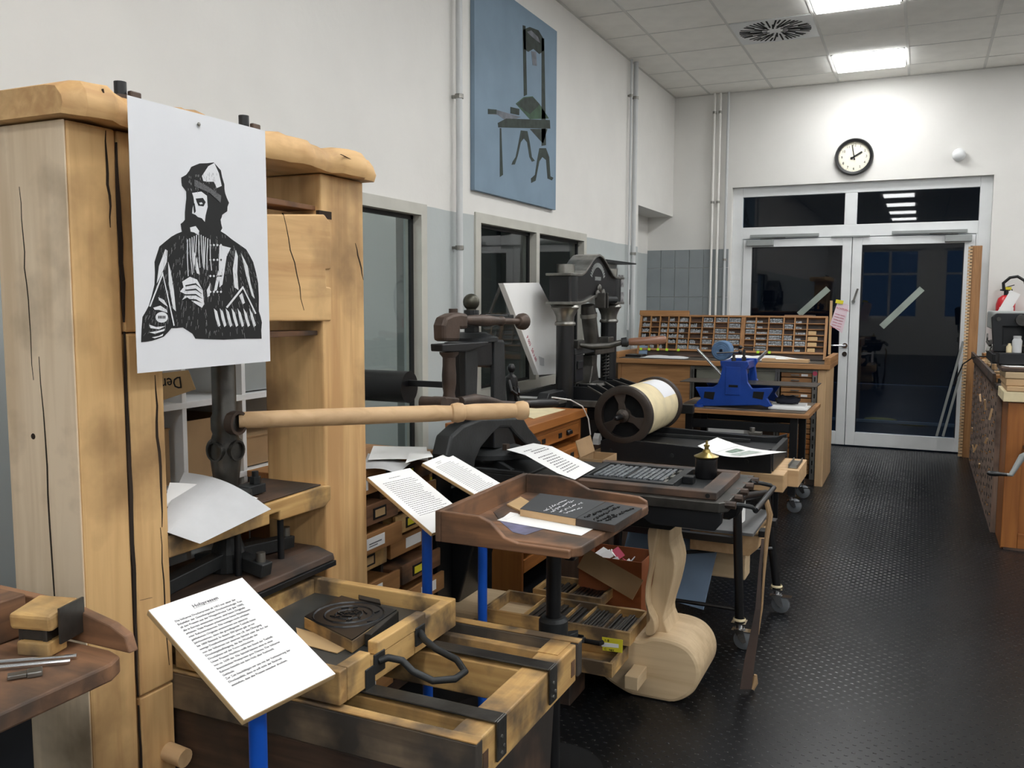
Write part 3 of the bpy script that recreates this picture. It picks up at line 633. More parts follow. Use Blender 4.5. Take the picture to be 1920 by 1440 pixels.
# ---------------------------------------------------------------- poster on the press
PX = FX+.072; Y0, Y1, Z0, Z1 = wx(258, 700, PX).y, wx(497, 247, PX).y, wx(258, 700, PX).z, wx(253, 182, PX).z
po = thing('poster', 'white poster with black woodcut print of a bearded man in a cap', 'poster', (PX, (Y0+Y1)/2, Z0))
PT = .0012
part('sheet', G().sheet(lambda u, v: Vector((PX, Y0+(Y1-Y0)*u, Z0+(Z1-Z0)*v)), 10, 12, PT), 'poster', po)
def pu(x, y):
    """print coordinates of the sheet (0..985, 0..1440 of the picture area) to the sheet's surface"""
    X, Yp = 250+x/3.788, 280+y/3.788; q = wx(X, Yp, PX); u = (q.y-Y0)/(Y1-Y0); v = (q.z-Z0)/(Z1-Z0)
    return q.y, q.z, PX
def pprint(name, pts, mat, lay=1):
    g = G(); P_ = [pu(*q) for q in pts]; n = len(P_); o_ = .0006*lay
    g._a([(x+o_-.0006, y, z) for y, z, x in P_]+[(x+o_, y, z) for y, z, x in P_], [tuple(range(n-1, -1, -1)), tuple(range(n, 2*n))]+[(i, (i+1) % n, n+(i+1) % n, n+i) for i in range(n)])
    return part(name, g, mat, po)
def jag(pts, a=5, k=2):
    out = []
    for i in range(len(pts)):
        p0, p1 = pts[i], pts[(i+1) % len(pts)]
        for j in range(k): t_ = j/k; out.append((p0[0]+(p1[0]-p0[0])*t_+(rnd(-a, a) if j else 0), p0[1]+(p1[1]-p0[1])*t_+(rnd(-a, a) if j else 0)))
    return out
body = [(55,1370),(65,1190),(110,1110),(150,960),(150,800),(185,690),(270,620),(345,585),(480,560),(600,570),(700,640),(800,710),(850,800),(885,950),(890,1150),(912,1230),(910,1345),(640,1352),(440,1345),(420,1310),(350,1265),(270,1270),(215,1330),(130,1360)]
pprint('printed_coat', jag(body, 4), 'ink')
head = [(375,300),(345,260),(340,200),(375,180),(410,125),(470,100),(570,93),(620,150),(645,250),(650,310),(678,380),(665,440),(630,465),(618,500),(630,560),(610,600),(540,640),(420,640),(345,590),(335,530),(365,500),(370,400)]
pprint('printed_head', jag(head, 4), 'ink', 1.4)
W_ = lambda nm, pts, k=2: pprint(nm, pts, 'poster', k)
W_('printed_highlight', [(415,310),(480,300),(520,330),(525,410),(510,470),(505,515),(485,490),(455,480),(440,465),(415,455),(418,420),(430,380),(425,340)])
pprint('printed_eye', [(440,350),(490,345),(510,375),(495,405),(460,400),(448,375)], 'ink', 3)
pprint('printed_eyelight', [(462,380),(480,376),(488,388),(470,392)], 'poster', 4)
pprint('printed_nose_line', [(424,380),(432,385),(440,440),(430,455),(425,430)], 'ink', 3)
W_('printed_highlight', [(400,555),(440,545),(465,580),(460,610),(430,590),(405,585)])
W_('printed_highlight', [(485,190),(530,120),(572,97),(605,170),(625,260),(590,275),(570,230),(520,230),(495,225)])
pprint('printed_cap_band', [(430,215),(520,260),(620,330),(615,380),(540,310),(430,262)], plain('print_grey', (110, 110, 112), .8, var=.3, vs=400), 3)
for k in range(11): # beard strands
    x = 380+k*16; y = 600+8*abs(k-5); a_ = 14*sin(k*1.3)
    W_('printed_strand', [(x, y), (x+5, y), (x+a_*.5+4, y+130), (x+a_+10, y+260-k*4), (x+a_+6, y+262-k*4), (x+a_*.5-1, y+130)])
for pts in ([(225,710),(240,720),(235,800),(200,880),(165,950),(180,830)], [(245,800),(262,860),(285,1000),(300,1150),(280,1130),(250,960)], [(610,680),(690,700),(660,760),(630,960),(610,980),(605,830)], [(725,715),(740,760),(735,880),(745,1000),(715,980),(705,850)], [(765,740),(810,830),(830,950),(860,1060),(840,1040),(800,900)],
            [(600,860),(612,900),(590,1000),(570,1010)], [(430,730),(450,780),(470,890),(450,880),(425,800)], [(520,1000),(545,950),(540,1040),(525,1050)], [(175,1050),(215,1070),(245,1120),(215,1100),(180,1070)], [(140,1125),(190,1110),(235,1140),(240,1160),(180,1140),(150,1140)], [(750,1040),(770,1020),(790,1090),(775,1100)],
            [(345,940),(400,905),(450,925),(490,1000),(500,1100),(485,1125),(430,1090),(380,1050),(345,1070),(370,1030),(330,1010),(355,980)], [(110,1300),(170,1290),(220,1275),(215,1290),(150,1310)], [(130,1335),(180,1325),(210,1310),(205,1325),(150,1342)], [(110,1245),(160,1262),(225,1255),(180,1278),(120,1270)]): W_('printed_highlight', pts)
for k in range(7): x = 570+k*42; W_('printed_cuff_fold', [(x, 1130), (x+22, 1150+k*3), (x+46, 1250), (x+32, 1262), (x+12, 1200)])
for k in range(4): y = 965+k*32; pprint('printed_finger_line', [(365, y), (440, y-14+k*6), (485, y+30), (440, y-4+k*6), (368, y+8)], 'ink', 3)
for yy in (680, 785, 900, 1012):
    for k in range(4): x = 545+k*25; W_('printed_button', [(x-8, yy), (x, yy-9), (x+8, yy), (x, yy+9)])
for pts in ([(110,1115),(205,870),(290,1250),(282,1255),(205,895),(118,1118)], [(655,1120),(775,970),(870,1165),(862,1170),(775,990),(665,1128)]): W_('printed_slit_line', pts, 3)
W_('printed_disc', [(198+44*cos(k*pi/8), 1193+38*sin(k*pi/8)) for k in range(16)], 3)
for k in range(5): pprint('printed_tally', [(172+k*11, 1182), (178+k*11, 1182), (178+k*11, 1202), (172+k*11, 1202)], 'ink', 4)
random.seed(3); g = G()
def inside(x, y, poly):
    r_ = False; n = len(poly)
    for i in range(n):
        (x1, y1), (x2, y2) = poly[i], poly[i-1]
        if (y1 > y) != (y2 > y) and x < (x2-x1)*(y-y1)/(y2-y1)+x1: r_ = not r_
    return r_
cnt = 0
while cnt < 420:
    x, y = rnd(60, 900), rnd(600, 1330)
    if not inside(x, y, body) or not inside(x+8, y+30, body) or not inside(x-8, y-8, body): continue
    ln = rnd(14, 44); sl = rnd(-6, 6)+(x-480)*.02; w_ = rnd(1.2, 3.2)
    P_ = [pu(*q) for q in ((x, y), (x+w_, y), (x+sl+w_*.6, y+ln), (x+sl, y+ln))]; o_ = .0013
    g._a([(X_+o_, y_, z_) for y_, z_, X_ in P_], [(0, 1, 2, 3)]); cnt += 1
for k in range(60):
    a_ = rnd(385, 600); yy = rnd(150, 300)
    if inside(a_, yy, head) and inside(a_+4, yy+16, head):
        P_ = [pu(*q) for q in ((a_, yy), (a_+2.5, yy), (a_+4, yy+16), (a_+2, yy+16))]; g._a([(X_+.0013, y_, z_) for y_, z_, X_ in P_], [(0, 1, 2, 3)])
part('printed_hatching', g, plain('print_hatch', (150, 150, 152), .8, var=.02), po, kind='stuff')
random.seed(17)
pn = wx(373, 233, PX+.003); single('push_pin', 'small nail head holding the top of the woodcut poster', 'pin', G().ball(pn, .005, 8, (.5, 1, 1)), 'steel', pn)
# ---------------------------------------------------------------- information boards on blue poles
def board(label, TL, TR, BR, BL, k, title, lines, size, polex=None):
    TL, TR, BR, BL = map(Vector, (TL, TR, BR, BL)); c_ = (TL+TR+BR+BL)/4
    ex_ = (TR-TL).normalized(); ey_ = (TL-BL); ey_ = (ey_-ex_*ey_.dot(ex_)).normalized(); nn = ex_.cross(ey_); W__, H__ = (TR-TL).length, (TL-BL).length
    TL = c_-ex_*W__/2+ey_*H__/2
    t_ = thing('info_board', label, 'sign', (c_.x, c_.y, 0), 'information boards on blue poles')
    def quad(u0, u1, v0, v1, d0, d1):
        P_ = [TL+ex_*u*W__-ey_*v*H__ for u, v in ((u0, v0), (u1, v0), (u1, v1), (u0, v1))]
        return G()._a([q+nn*d0 for q in P_]+[q+nn*d1 for q in P_], [(0,1,2,3), (7,6,5,4), (0,4,5,1), (1,5,6,2), (2,6,7,3), (3,7,4,0)])
    part('board', quad(0, 1, 0, 1, -.012, -.0012), 'tan', t_, .001)
    part('paper', quad(.004, .996, .003, .997, -.0012, 0), 'paper', t_)
    px_ = c_ if polex is None else Vector(polex)
    zp = c_.z-((px_.x-c_.x)*nn.x+(px_.y-c_.y)*nn.y)/nn.z-.014
    part('pole', G().cyl((px_.x, px_.y, .02), (px_.x, px_.y, zp-.014), .0165, n=16), 'bluepole', t_, smooth=True)
    part('base_plate', G().cyl((px_.x, px_.y, 0), (px_.x, px_.y, .02), .1, n=24), 'black', t_, smooth=True)
    part('bracket', G().ob((px_.x, px_.y, zp-.012), (.05, .05, .008), (0, atan2(nn.x, nn.z), 0)), 'bluepole', t_)
    sc = W__/.21
    if title:
        g = glyphs(title, .0112*sc, TL+ex_*W__*.36-ey_*.032*sc+nn*.0002, ex_, ey_); part('title', g, 'txt', t_)
        part('underline', quad(.36, .36+.0465*len(title)/11*5.4, .113, .1145, 0, .0004), 'txt', t_)
    y = .043
    if lines and isinstance(lines[0], str):
        g = G()
        for ln in lines:
            q = glyphs(ln, .0066*sc, TL+ex_*.026*sc-ey_*(y+.007)*sc+nn*.0002, ex_, ey_, .0005, spacing=.97); g._a(q.v, q.f); y += .00885
        part('text', g, 'txt', t_, kind='stuff')
    else:
        g = G()
        for (u0, u1, v) in lines:
            u = u0
            while u < u1:
                wd = rnd(.015, .05); a_ = quad(u, min(u+wd, u1), v, v+.007, 0, .0004); g._a(a_.v, a_.f); u += wd+.012
        part('text', g, 'txt', t_, kind='stuff')
    return t_
LN = ["Die hölzerne Druckerpresse ab 1452 war einer der", "Eckpfeiler der Gutenbergschen Drucktechnologie. Von", "all den Pressen aus der Wiegendrucke Zeit (bis 1500),", "die in Europa entstanden waren, sind kaum Originale", "erhalten. Viele Museen präsentieren heute Nachbauten",
      "oder Rekonstruktionen. Die wenigen noch erhalten", "gebliebenen Originale entstammen aus späteren", "Jahrhunderten, denn die grundlegende Technik hatte", "bis 1800 Bestand. In diesen 350 Jahren gab es nur", "wenige Detailverbesserungen, wie z.B. den Übergang",
      "von der hölzernen zur eisernen Spindel oder die Art der", "Drucktiegelaufhängung, die das Wackeln der", "Druckplatte auf der Form verhinderte.", "Unser Pressen Nachbau stellt den Stand der Technik", "von ca. 1630 dar. Die Spindel leistete einst in einer",
      "französischen Weinpresse gute Dienste. Der hölzerne", "Rahmen besteht aus dem Holz alter Fachwerk", "Gebäude.", "Zur Zeit beschäftigen wir uns mit der Verbesserung der", "Druckqualität, denn es soll nicht der Eindruck", "entstehen, dass alte Pressen unsauber druckten."]
board('white text board headed Holzpressen on a blue pole in front of the wooden press bed', (-1.265, 1.142, .902), (-1.227, 1.348, .909), (-.967, 1.305, .772), (-1.005, 1.098, .765), 1, 'Holzpressen', LN, 1, (-1.07, 1.205, 0))
L2 = [(.36, .62, .09)]+[(.14, rnd(.75, .88), .15+.03*k) for k in range(20)]+[(.5, .8, .78), (.45, .75, .81), (.5, .7, .84)]
board('white text board on a blue pole between the wooden press and the ink table', (-1.567, 2.293, .912), (-1.538, 2.501, .908), (-1.28, 2.463, .767), (-1.309, 2.255, .77), 2, None, L2, 1, (-1.405, 2.385, 0))
def s3(P_): return CP+(Vector(P_)-CP)*.872
L3 = [(.3, .5, .09), (.3, .45, .12)]+[(.14, rnd(.7, .85), .17+.03*k) for k in range(24)]
board('white text board on blue pole before the dark iron press, partly behind ink table', s3((-1.792, 3.009, .819)), s3((-1.790, 3.219, .828)), s3((-1.518, 3.221, .708)), s3((-1.521, 3.011, .698)), 3, None, L3, 1, (-1.36, 2.69, 0))
# ================================================================ 2. TRAY TABLE AT THE LEFT EDGE
tz = .885
t_ = thing('ink_table', 'stained ink table with a raised dark rim at the left edge of the picture', 'table', (-1.5, .75, 0), 'ink tables')
g = G().ext([(-1.16, .50), (-1.16, .97), (-1.175, 1.0), (-1.21, 1.01), (-2.0, 1.01), (-2.0, .50)], 'xy', tz-.03, tz)
part('table_top', g, 'oak_x', t_, .004)
prof = [(-2.0, tz), (-1.165, tz), (-1.175, tz+.028), (-1.21, tz+.042), (-1.32, tz+.062), (-2.0, tz+.07)]
part('rim', G().ext(prof, 'xz', 1.011, 1.03), 'oak_x', t_, .003)
part('pedestal', G().lathe([(.2, 0), (.2, .03), (.06, .07), (.05, .6), (.09, .78), (.25, tz-.031)], (-1.55, .80, 0), 'z', 24), 'iron2', t_, smooth=True)
part('side_bracket', G().ext([(-1.30, tz-.03), (-1.30, tz-.2), (-1.36, tz-.33), (-1.42, tz-.4), (-1.5, tz-.4), (-1.5, tz-.03)], 'xz', .86, .93), 'iron2', t_, .004)
bp = wz(80, 1222, tz)
bk = thing('wood_block', 'wooden block clamp of two stacked light blocks on the left ink table', 'clamp', (bp.x, bp.y, tz))
part('lower_block', G().ob((bp.x, bp.y, tz+.0125), (.06, .045, .024), (0, 0, .25)), 'bed_x', bk, .003)
part('steel_channel', G().ob((bp.x-.005, bp.y+.005, tz+.033), (.05, .04, .016), (0, 0, .25)).ob((bp.x-.025, bp.y-.015, tz+.038), (.008, .012, .03), (0, 0, .25)).ob((bp.x+.02, bp.y-.005, tz+.038), (.008, .012, .03), (0, 0, .25)), 'dsteel', bk, .001)
part('upper_block', G().ob((bp.x-.005, bp.y+.012, tz+.062), (.078, .075, .028), (.12, 0, .25)), 'bed_x', bk, .006)
part('steel_plate', G().ob((bp.x+.035, bp.y+.03, tz+.05), (.004, .06, .06), (0, 0, .25)), 'dsteel', bk)
for k, (y0, y1) in enumerate(((1244, 1232), (1250, 1236))):
    a_, b2 = wz(-20, y0, tz+.006), wz(140, y1-1, tz+.006)
    part_ = single('steel_rod', '%s of two parallel bright steel rods on the left ink table' % ('rear' if k == 0 else 'front'), 'rod', G().tube([a_+Vector((0, .004-.012*k, 0)), b2+Vector((0, .004-.012*k, 0))], .0034, 8), 'chrome', (a_.x, a_.y, tz), smooth=True)
a_, b2 = wz(14, 1269, tz+.005), wz(80, 1258, tz+.005)
kn = thing('thumb_key', 'small clear-grey key-shaped tool in front of the steel rods', 'tool', (a_.x, a_.y, tz))
part('shaft', G().beam(a_, a_+(b2-a_)*.55, .016, .006), 'steel', kn, .001); part('grip', G().beam(a_+(b2-a_)*.55, b2, .022, .009), 'steel', kn, .002)
q0, q1 = wz(-10, 1175, tz+.02), wz(50, 1166, tz+.02)
single('brayer_rod', 'thin dark steel rod behind the wooden block clamp', 'rod', G().tube([q0, q1+Vector((.03, 0, 0))], .004, 8), 'dsteel', (q0.x, q0.y, tz))
q0, q1 = wz(-10, 1148, tz+.05), wz(28, 1146, tz+.05)
single('wood_tray', 'reddish brown wooden box end with green edge at the far left', 'box', G().box(q0.x-.05, q1.x+.0, .93, .995, tz+.001, tz+.075), 'oak_y', (q1.x, q1.y, tz), .003)
# ================================================================ 3. DRAWER CABINET BEHIND THE WOODEN PRESS
CX, CY0, CY1 = -1.72, 2.33, 2.965
cb = thing('drawer_cabinet', 'low wooden cabinet with open label-framed drawers behind the wooden press', 'cabinet', (CX-.18, 2.65, 0))
part('side_panel', G().box(CX-.36, CX, CY1-.022, CY1, 0, .862), 'cab_z', cb, .002)
part('side_panel', G().box(CX-.36, CX, CY0, CY0+.022, 0, .862), 'cab_z', cb, .002)
part('top', G().box(CX-.36, CX+.01, CY0-.01, CY1+.01, .863, .885), 'cab_y', cb, .003)
part('back', G().box(CX-.36, CX-.352, CY0+.022, CY1-.022, 0, .862), 'dwood_z', cb)
part('plinth', G().box(CX-.34, CX-.02, CY0+.022, CY1-.022, 0, .05), 'dwood_y', cb)
mid = (CY0+CY1)/2
part('divider', G().box(CX-.34, CX-.03, mid-.008, mid+.008, .05, .86), 'dwood_z', cb)
k = 0
txts = {(3, 0): 'Bodoni', (2, 1): 'Extrafett', (5, 0): 'Element'}
for r_ in range(9):
    z = .795-r_*.09
    for c_ in range(2):
        if z < .06: continue
        y0, y1 = (CY0+.026, mid-.012) if c_ == 0 else (mid+.012, CY1-.026)
        out = (.0, .02, .045, .01, .06, .03, .0, .02, .05)[(r_*2+c_*3) % 9]*1.1
        d_ = part('drawer', G().box(CX-.33, CX+out-.012, y0+.004, y1-.004, z, z+.05).box(CX+out-.012, CX+out, y0, y1, z, z+.07), ('cab_y', 'oak_y', 'cab_y', 'bed_y')[(r_+c_) % 4], cb, .002)
        ym = (y0+y1)/2+(.02 if r_ % 2 else -.03)
        kind = (r_*2+c_) % 4
        if kind in (0, 3): part('label', G().box(CX+out, CX+out+.001, ym-.055, ym+.055, z+.016, z+.055), 'paper', d_)
        if kind == 0: part('lettering', G().box(CX+out+.001, CX+out+.0016, ym-.04, ym+.035, z+.032, z+.036).box(CX+out+.001, CX+out+.0016, ym-.04, ym+.01, z+.024, z+.027), 'txt', d_)
        if kind in (1, 2):
            part('label_holder', G().box(CX+out, CX+out+.003, ym-.04, ym+.04, z+.015, z+.055), 'iron2', d_, .001)
            part('label', G().box(CX+out+.003, CX+out+.0036, ym-.03, ym+.03, z+.022, z+.048), 'yellow' if kind == 1 else 'tan', d_)
part('sticker', G().cyl((CX, CY1-.011, .77), (CX+.0008, CY1-.011, .77), .009), 'yellow', cb); part('sticker', G().cyl((CX, CY1-.011, .70), (CX+.0008, CY1-.011, .70), .009), 'red', cb)
# papers on the cabinet
for k, (pts, mt, sg, lb) in enumerate(((((680, 880), (745, 888), (770, 868), (690, 850)), 'greypaper', .01, 'lowest pale green-white sheet hanging over the drawer cabinet edge'), (((690, 862), (803, 863), (800, 838), (700, 836)), 'paper', .004, 'top white sheet lying on the drawer cabinet'), (((760, 868), (812, 856), (806, 846), (770, 845)), 'paper', .002, 'small white sheet corner at the right of the drawer cabinet'))):
    z = .888+.012*k; P_ = [wz(x, y, z) for x, y in pts]
    single('paper_sheet', lb, 'paper', G().sheet(drape(*P_, sg), 8, 6, .0008), mt, P_[0])
# shelf, boxes and table against the left wall, seen between the posts
sh = thing('cube_shelf', 'white cube shelf against the left wall seen between the wooden press posts', 'shelf', (-2.3, 2.6, 0))
Xs = -2.1; SY = (1.79, 2.06, 2.33, 2.60)
for z in (.06, .59, .86, 1.125, 1.40): part('shelf_board', G().box(XL+.01, Xs, SY[0], SY[-1]+.022, z, z+.02), 'white', sh, .001)
for y in SY: part('upright', G().box(XL+.01, Xs-.001, y, y+.018, .0, 1.42), 'white', sh, .001)
def carton(name, label, x0, x1, y0, y1, z0, z1, mat='card', open_=False):
    t_ = thing(name, label, 'box', ((x0+x1)/2, (y0+y1)/2, z0)); e = .004
    for q in ((x0, x0+e, y0, y1), (x1-e, x1, y0, y1), (x0+e, x1-e, y0, y0+e), (x0+e, x1-e, y1-e, y1)): part('side', G().box(*q, z0, z1), mat, t_)
    part('bottom', G().box(x0+e, x1-e, y0+e, y1-e, z0, z0+e), mat, t_)
    if not open_: part('lid', G().box(x0-.003, x1+.003, y0-.003, y1+.003, z1+.0005, z1+.006), mat, t_)
    return t_
carton('cardboard_box', 'brown cardboard box with open top in the white cube shelf', -2.44, Xs-.02, 2.09, 2.31, .885, 1.08, 'card', True)
carton('cardboard_box', 'low brown carton in the right-hand cube of the white shelf', -2.44, Xs-.03, 2.36, 2.58, .885, .985)
carton('file_box', 'grey-white file box in the upper cube of the white shelf', -2.44, Xs-.03, 2.36, 2.52, 1.15, 1.30, 'greyplas')
carton('file_box', 'brownish carton in the left visible cube of the white shelf', -2.44, Xs-.03, 1.83, 2.03, .885, 1.06, 'card')
tb = thing('side_table', 'low table with an orange-brown top behind the wooden press', 'table', (-2.0, 1.9, 0))
part('table_top', G().box(-2.09, -1.80, 1.5, 2.30, .80, .83), 'cab_y', tb, .003)
for x in (-2.06, -1.84):
    for y in (1.53, 2.26): part('leg', G().box(x-.02, x+.02, y-.02, y+.02, 0, .8), 'cab_z', tb, .002)
carton('wooden_box', 'small brown wooden box on the side table behind the wooden press', -2.05, -1.88, 1.60, 1.78, .8305, .93, 'cab_y')
single('inked_board', 'dark mottled board with leftover ink on the side table', 'board', G().box(-2.03, -1.85, 1.85, 2.2, .8305, .85), 'grimy_y', (-1.95, 2.0, .83), .002)
cd = [wy(300, 700, 1.95), wy(352, 694, 1.95), wy(366, 730, 1.95), wy(300, 752, 1.95)]
ct = thing('lettered_card', 'tan card with upside-down blackletter words between the posts of the wooden press', 'card', cd[3])
part('card', G().ext([(v_.x, v_.z) for v_ in cd], 'xz', 1.95, 1.953), 'tan', ct)
c0 = wy(340, 706, 1.949)
part('lettering', glyphs('Der Gut', .05, (c0.x, 1.949, c0.z), (-1, 0, -.12), (.12, 0, -1)), 'ink', ct)
# ================================================================ 4. DARK IRON HAND PRESS WITH BALL KNOB
X2 = -1.62
p2 = thing('iron_hand_press', 'dark iron hand press with a ball knob on top and brown crank levers', 'printing press', (X2, 3.2, 0))
def sil(pts, X): return [(q.y, q.z) for q in (wx(x, y, X) for x, y in pts)]
def slab(name, pts, mat, par, X, x0, x1, bev=.004, **k): return part(name, G().ext(sil(pts, X), 'yz', x0, x1), mat, par, bev, **k)
slab('frame_block', [(866, 642), (945, 637), (948, 690), (893, 688), (893, 745), (946, 752), (950, 775), (866, 775)], 'iron2', p2, X2+.04, X2-.04, X2+.04, .006)
slab('frame_column', [(927, 640), (946, 640), (950, 760), (927, 760)], 'iron', p2, X2+.06, X2+.041, X2+.06)
slab('frame_rib', [(868, 646), (884, 646), (893, 660), (890, 760), (870, 760)], 'iron', p2, X2+.06, X2+.041, X2+.07)
slab('front_plate', [(893, 640), (926, 640), (926, 686), (893, 688)], 'iron2', p2, X2+.06, X2+.041, X2+.055, .008)
c = wx(896, 567, X2)
part('top_flange', G().lathe([(.11, 0), (.11, .015), (.07, .03), (.06, .035)], (X2-.03, c.y, 1.305), 'z', 28), 'iron', p2, smooth=True)
part('screw_column', G().box(X2-.05, X2-.005, c.y-.022, c.y+.022, 1.34, 1.43).box(X2-.055, X2, c.y-.03, c.y+.03, 1.365, 1.378).box(X2-.06, X2+.005, c.y-.035, c.y+.035, 1.395, 1.41).cyl((X2-.03, c.y, 1.41), (X2-.03, c.y, 1.43), .03), 'iron', p2, .002)
part('ball_knob', G().ball((X2-.03, c.y, 1.462), .034, 20).cyl((X2-.03, c.y, 1.425), (X2-.03, c.y, 1.445), .02), plain('bronze_knob', (84, 82, 72), .38, metal=.7, var=.15), p2, smooth=True)
el = sil([(825, 640), (824, 610), (829, 594), (842, 588), (856, 586), (870, 588), (870, 617), (856, 617), (855, 640)], X2+.05)
part('elbow', G().ext(el, 'yz', X2+.02, X2+.07), 'rust', p2, .012)
q = wx(863, 585, X2+.05); part('elbow_pin', G().cyl((X2+.02, q.y, q.z-.07), (X2+.02, q.y, q.z+.012), .017), 'rust', p2, smooth=True)
q = wx(858, 627, X2+.06); part('thumb_screw', G().cyl((X2+.02, q.y, q.z), (X2+.02, q.y+.04, q.z), .006).cyl((X2+.02, q.y+.03, q.z), (X2+.02, q.y+.042, q.z), .012), 'iron', p2)
a_, b2 = wx(868, 600, X2+.05), wx(984, 603, X2+.09)
D = b2-a_; rr = [(0, .016), (.2, .022), (.35, .023), (.5, .018), (.56, .017), (.57, .02), (.6, .02), (.61, .013), (.88, .012), (.885, .02), (.93, .034), (.97, .036), (1, .02)]
part('upper_lever', G().tube([a_+D*t_ for t_, _ in rr], [r_ for _, r_ in rr], 16), 'rust', p2, smooth=True)
part('lever_link', G().beam(wx(905, 593, X2+.03), wx(958, 594, X2+.05), .03, .018).cyl(wx(950, 594, X2+.05), wx(950, 588, X2+.05), .014), 'iron', p2, .003)
slab('bracket', [(818, 645), (869, 642), (905, 640), (905, 647), (862, 659), (819, 659)], 'iron2', p2, X2+.07, X2+.045, X2+.095, .004)
c1, c2 = wx(842, 660, X2+.07), wx(842, 745, X2+.07)
rr = [(0, .036), (.05, .034), (.12, .024), (.3, .024), (.5, .0265), (.7, .026), (.9, .021), (1, .024)]
part('vertical_grip', G().tube([c1+(c2-c1)*t_ for t_, _ in rr], [r_ for _, r_ in rr], 16), 'rust', p2, smooth=True)
slab('crank_hub', [(818, 748), (840, 744), (862, 746), (863, 763), (820, 764)], 'rust', p2, X2+.1, X2+.04, X2+.1, .006)
q = wx(823, 756, X2+.1); part('hub_pin', G().cyl((X2+.03, q.y, q.z), (X2+.12, q.y, q.z), .022), 'rust', p2, smooth=True)
P_ = [wx(x, y, X2+.07) for x, y in ((862, 754), (890, 750), (915, 752), (940, 757), (970, 758), (988, 757))]
part('lower_lever', G().tube(P_, [.021, .024, .02, .013, .012, .016], 14), 'rust', p2, smooth=True)
P_ = [wx(x, y, X2+.07) for x, y in ((986, 757), (992, 757), (1005, 757), (1035, 756), (1043, 756))]
part('black_grip', G().tube(P_, [.012, .018, .021, .021, .014], 14), 'black', p2, smooth=True)
# lower frame: curved feet, disc, platen plate
g = sil([(808, 880), (804, 850), (812, 815), (835, 795), (870, 782), (950, 780), (962, 800), (975, 815), (990, 838), (960, 836), (935, 812), (925, 800), (905, 800), (890, 812), (868, 838), (858, 860), (856, 880)], X2)
part('curved_foot', G().ext(g, 'yz', X2+.01, X2+.08), 'iron', p2, .01)
dc = wx(914, 848, X2+.02)
part('disc_base', G().lathe([(.001, 0), (.155, 0), (.155, .018), (.13, .03), (.001, .03)], (X2+.02, 3.24, .834), 'z', 36), 'iron', p2, smooth=True)
for dx, dy in ((.09, -.04), (.03, .11)): part('bolt', G().cyl((X2+.02+dx, 3.24+dy, .86), (X2+.02+dx, 3.24+dy, .888), .017, n=6), 'rust', p2)
part('centre_post', G().ext(sil([(893, 760), (930, 760), (930, 800), (940, 830), (948, 838), (898, 838), (898, 800)], X2), 'yz', X2-.02, X2+.07), 'iron2', p2, .004)
part('platen', G().box(-1.86, -1.36, 3.03, 3.44, .765, .80), 'iron', p2, .004)
for k in range(4):
    a = radians(45+90*k); part('platen_rib', G().beam((X2+.12*cos(a), 3.24+.12*sin(a), .817), (X2+.29*cos(a), 3.24+.26*sin(a), .802), .02, .032), 'iron', p2, .003)
for y in (3.03, 3.42): part('platen_rib', G().box(-1.86, -1.36, y, y+.02, .80, .815), 'iron', p2, .002)
part('pillar', G().box(-1.88, -1.72, 3.0, 3.12, .0, .80), 'iron2', p2, .004)
part('pillar', G().box(-1.88, -1.72, 3.38, 3.5, .0, .80), 'iron2', p2, .004)
part('frame_base', G().ext([(-2.05, .3), (-1.95, .62), (-1.72, .7), (-1.3, .70), (-1.28, .62), (-1.6, .55), (-1.7, .2), (-1.7, .0), (-2.05, .0)], 'xz', 3.13, 3.36), 'iron2', p2, .008)
# counterweight on a bar towards the wall
wa, wb_ = wy(768, 737, 3.2), wy(662, 742, 3.2)
part('counterweight', G().cyl(Vector((wa.x, 3.2, 1.10)), Vector((wa.x-.24, 3.2, 1.10)), .068, n=28), 'black', p2, smooth=True)
part('counterweight_bar', G().box(wa.x-.02, X2-.1, 3.19, 3.21, 1.105, 1.13), 'iron2', p2, .002)
# bed, galley frame, wooden leg and foot (this press stands on a rounded wooden base plank)
FY0, FY1 = 3.06, 3.36
ft = [(q.x, q.z) for q in (wy(x, y, FY0) for x, y in ((1050, 1180), (1050, 1222), (1085, 1240), (1120, 1262), (1150, 1285), (1185, 1305), (1225, 1317), (1262, 1318), (1292, 1306), (1308, 1285), (1312, 1258), (1303, 1232), (1284, 1212), (1255, 1200), (1222, 1195), (1196, 1200), (1150, 1186)))]
ft = [(x, max(z, 0)) for x, z in ft]; ft = [(x, max(z, 0)) for x, z in smooth(ft, 4)]; i0 = 0
ft = [(-1.75, ft[-1][1]), (-1.75, .09)]+ft[5:]
part('base_plank', G().ext(ft, 'xz', FY0, FY1), 'pale_x', p2, .014)
kp = wy(1205, 1262, FY0); part('key_block', G().ob((kp.x-.01, FY0-.055, kp.z+.004), (.05, .115, .05), (0, 0, 0)), 'pale_y', p2, .003)
lg = [(q.x, q.z) for q in (wy(x, y, FY0+.04) for x, y in ((1216, 990), (1250, 990), (1255, 1040), (1264, 1065), (1256, 1110), (1244, 1150), (1252, 1152), (1222, 1196), (1210, 1190), (1212, 1160), (1212, 1105), (1219, 1060)))]
part('carved_leg', G().ext(smooth([(q.x, q.z) for q in (wy(x, y, FY0) for x, y in ((1217, 990), (1232, 990), (1228, 1020), (1222, 1060), (1213, 1105), (1214, 1140), (1226, 1165), (1225, 1190), (1211, 1190), (1211, 1172), (1218, 1160), (1210, 1135), (1210, 1100), (1217, 1055), (1214, 1010)))], 3), 'xz', FY0, FY0+.06), 'pale_z', p2, .003)
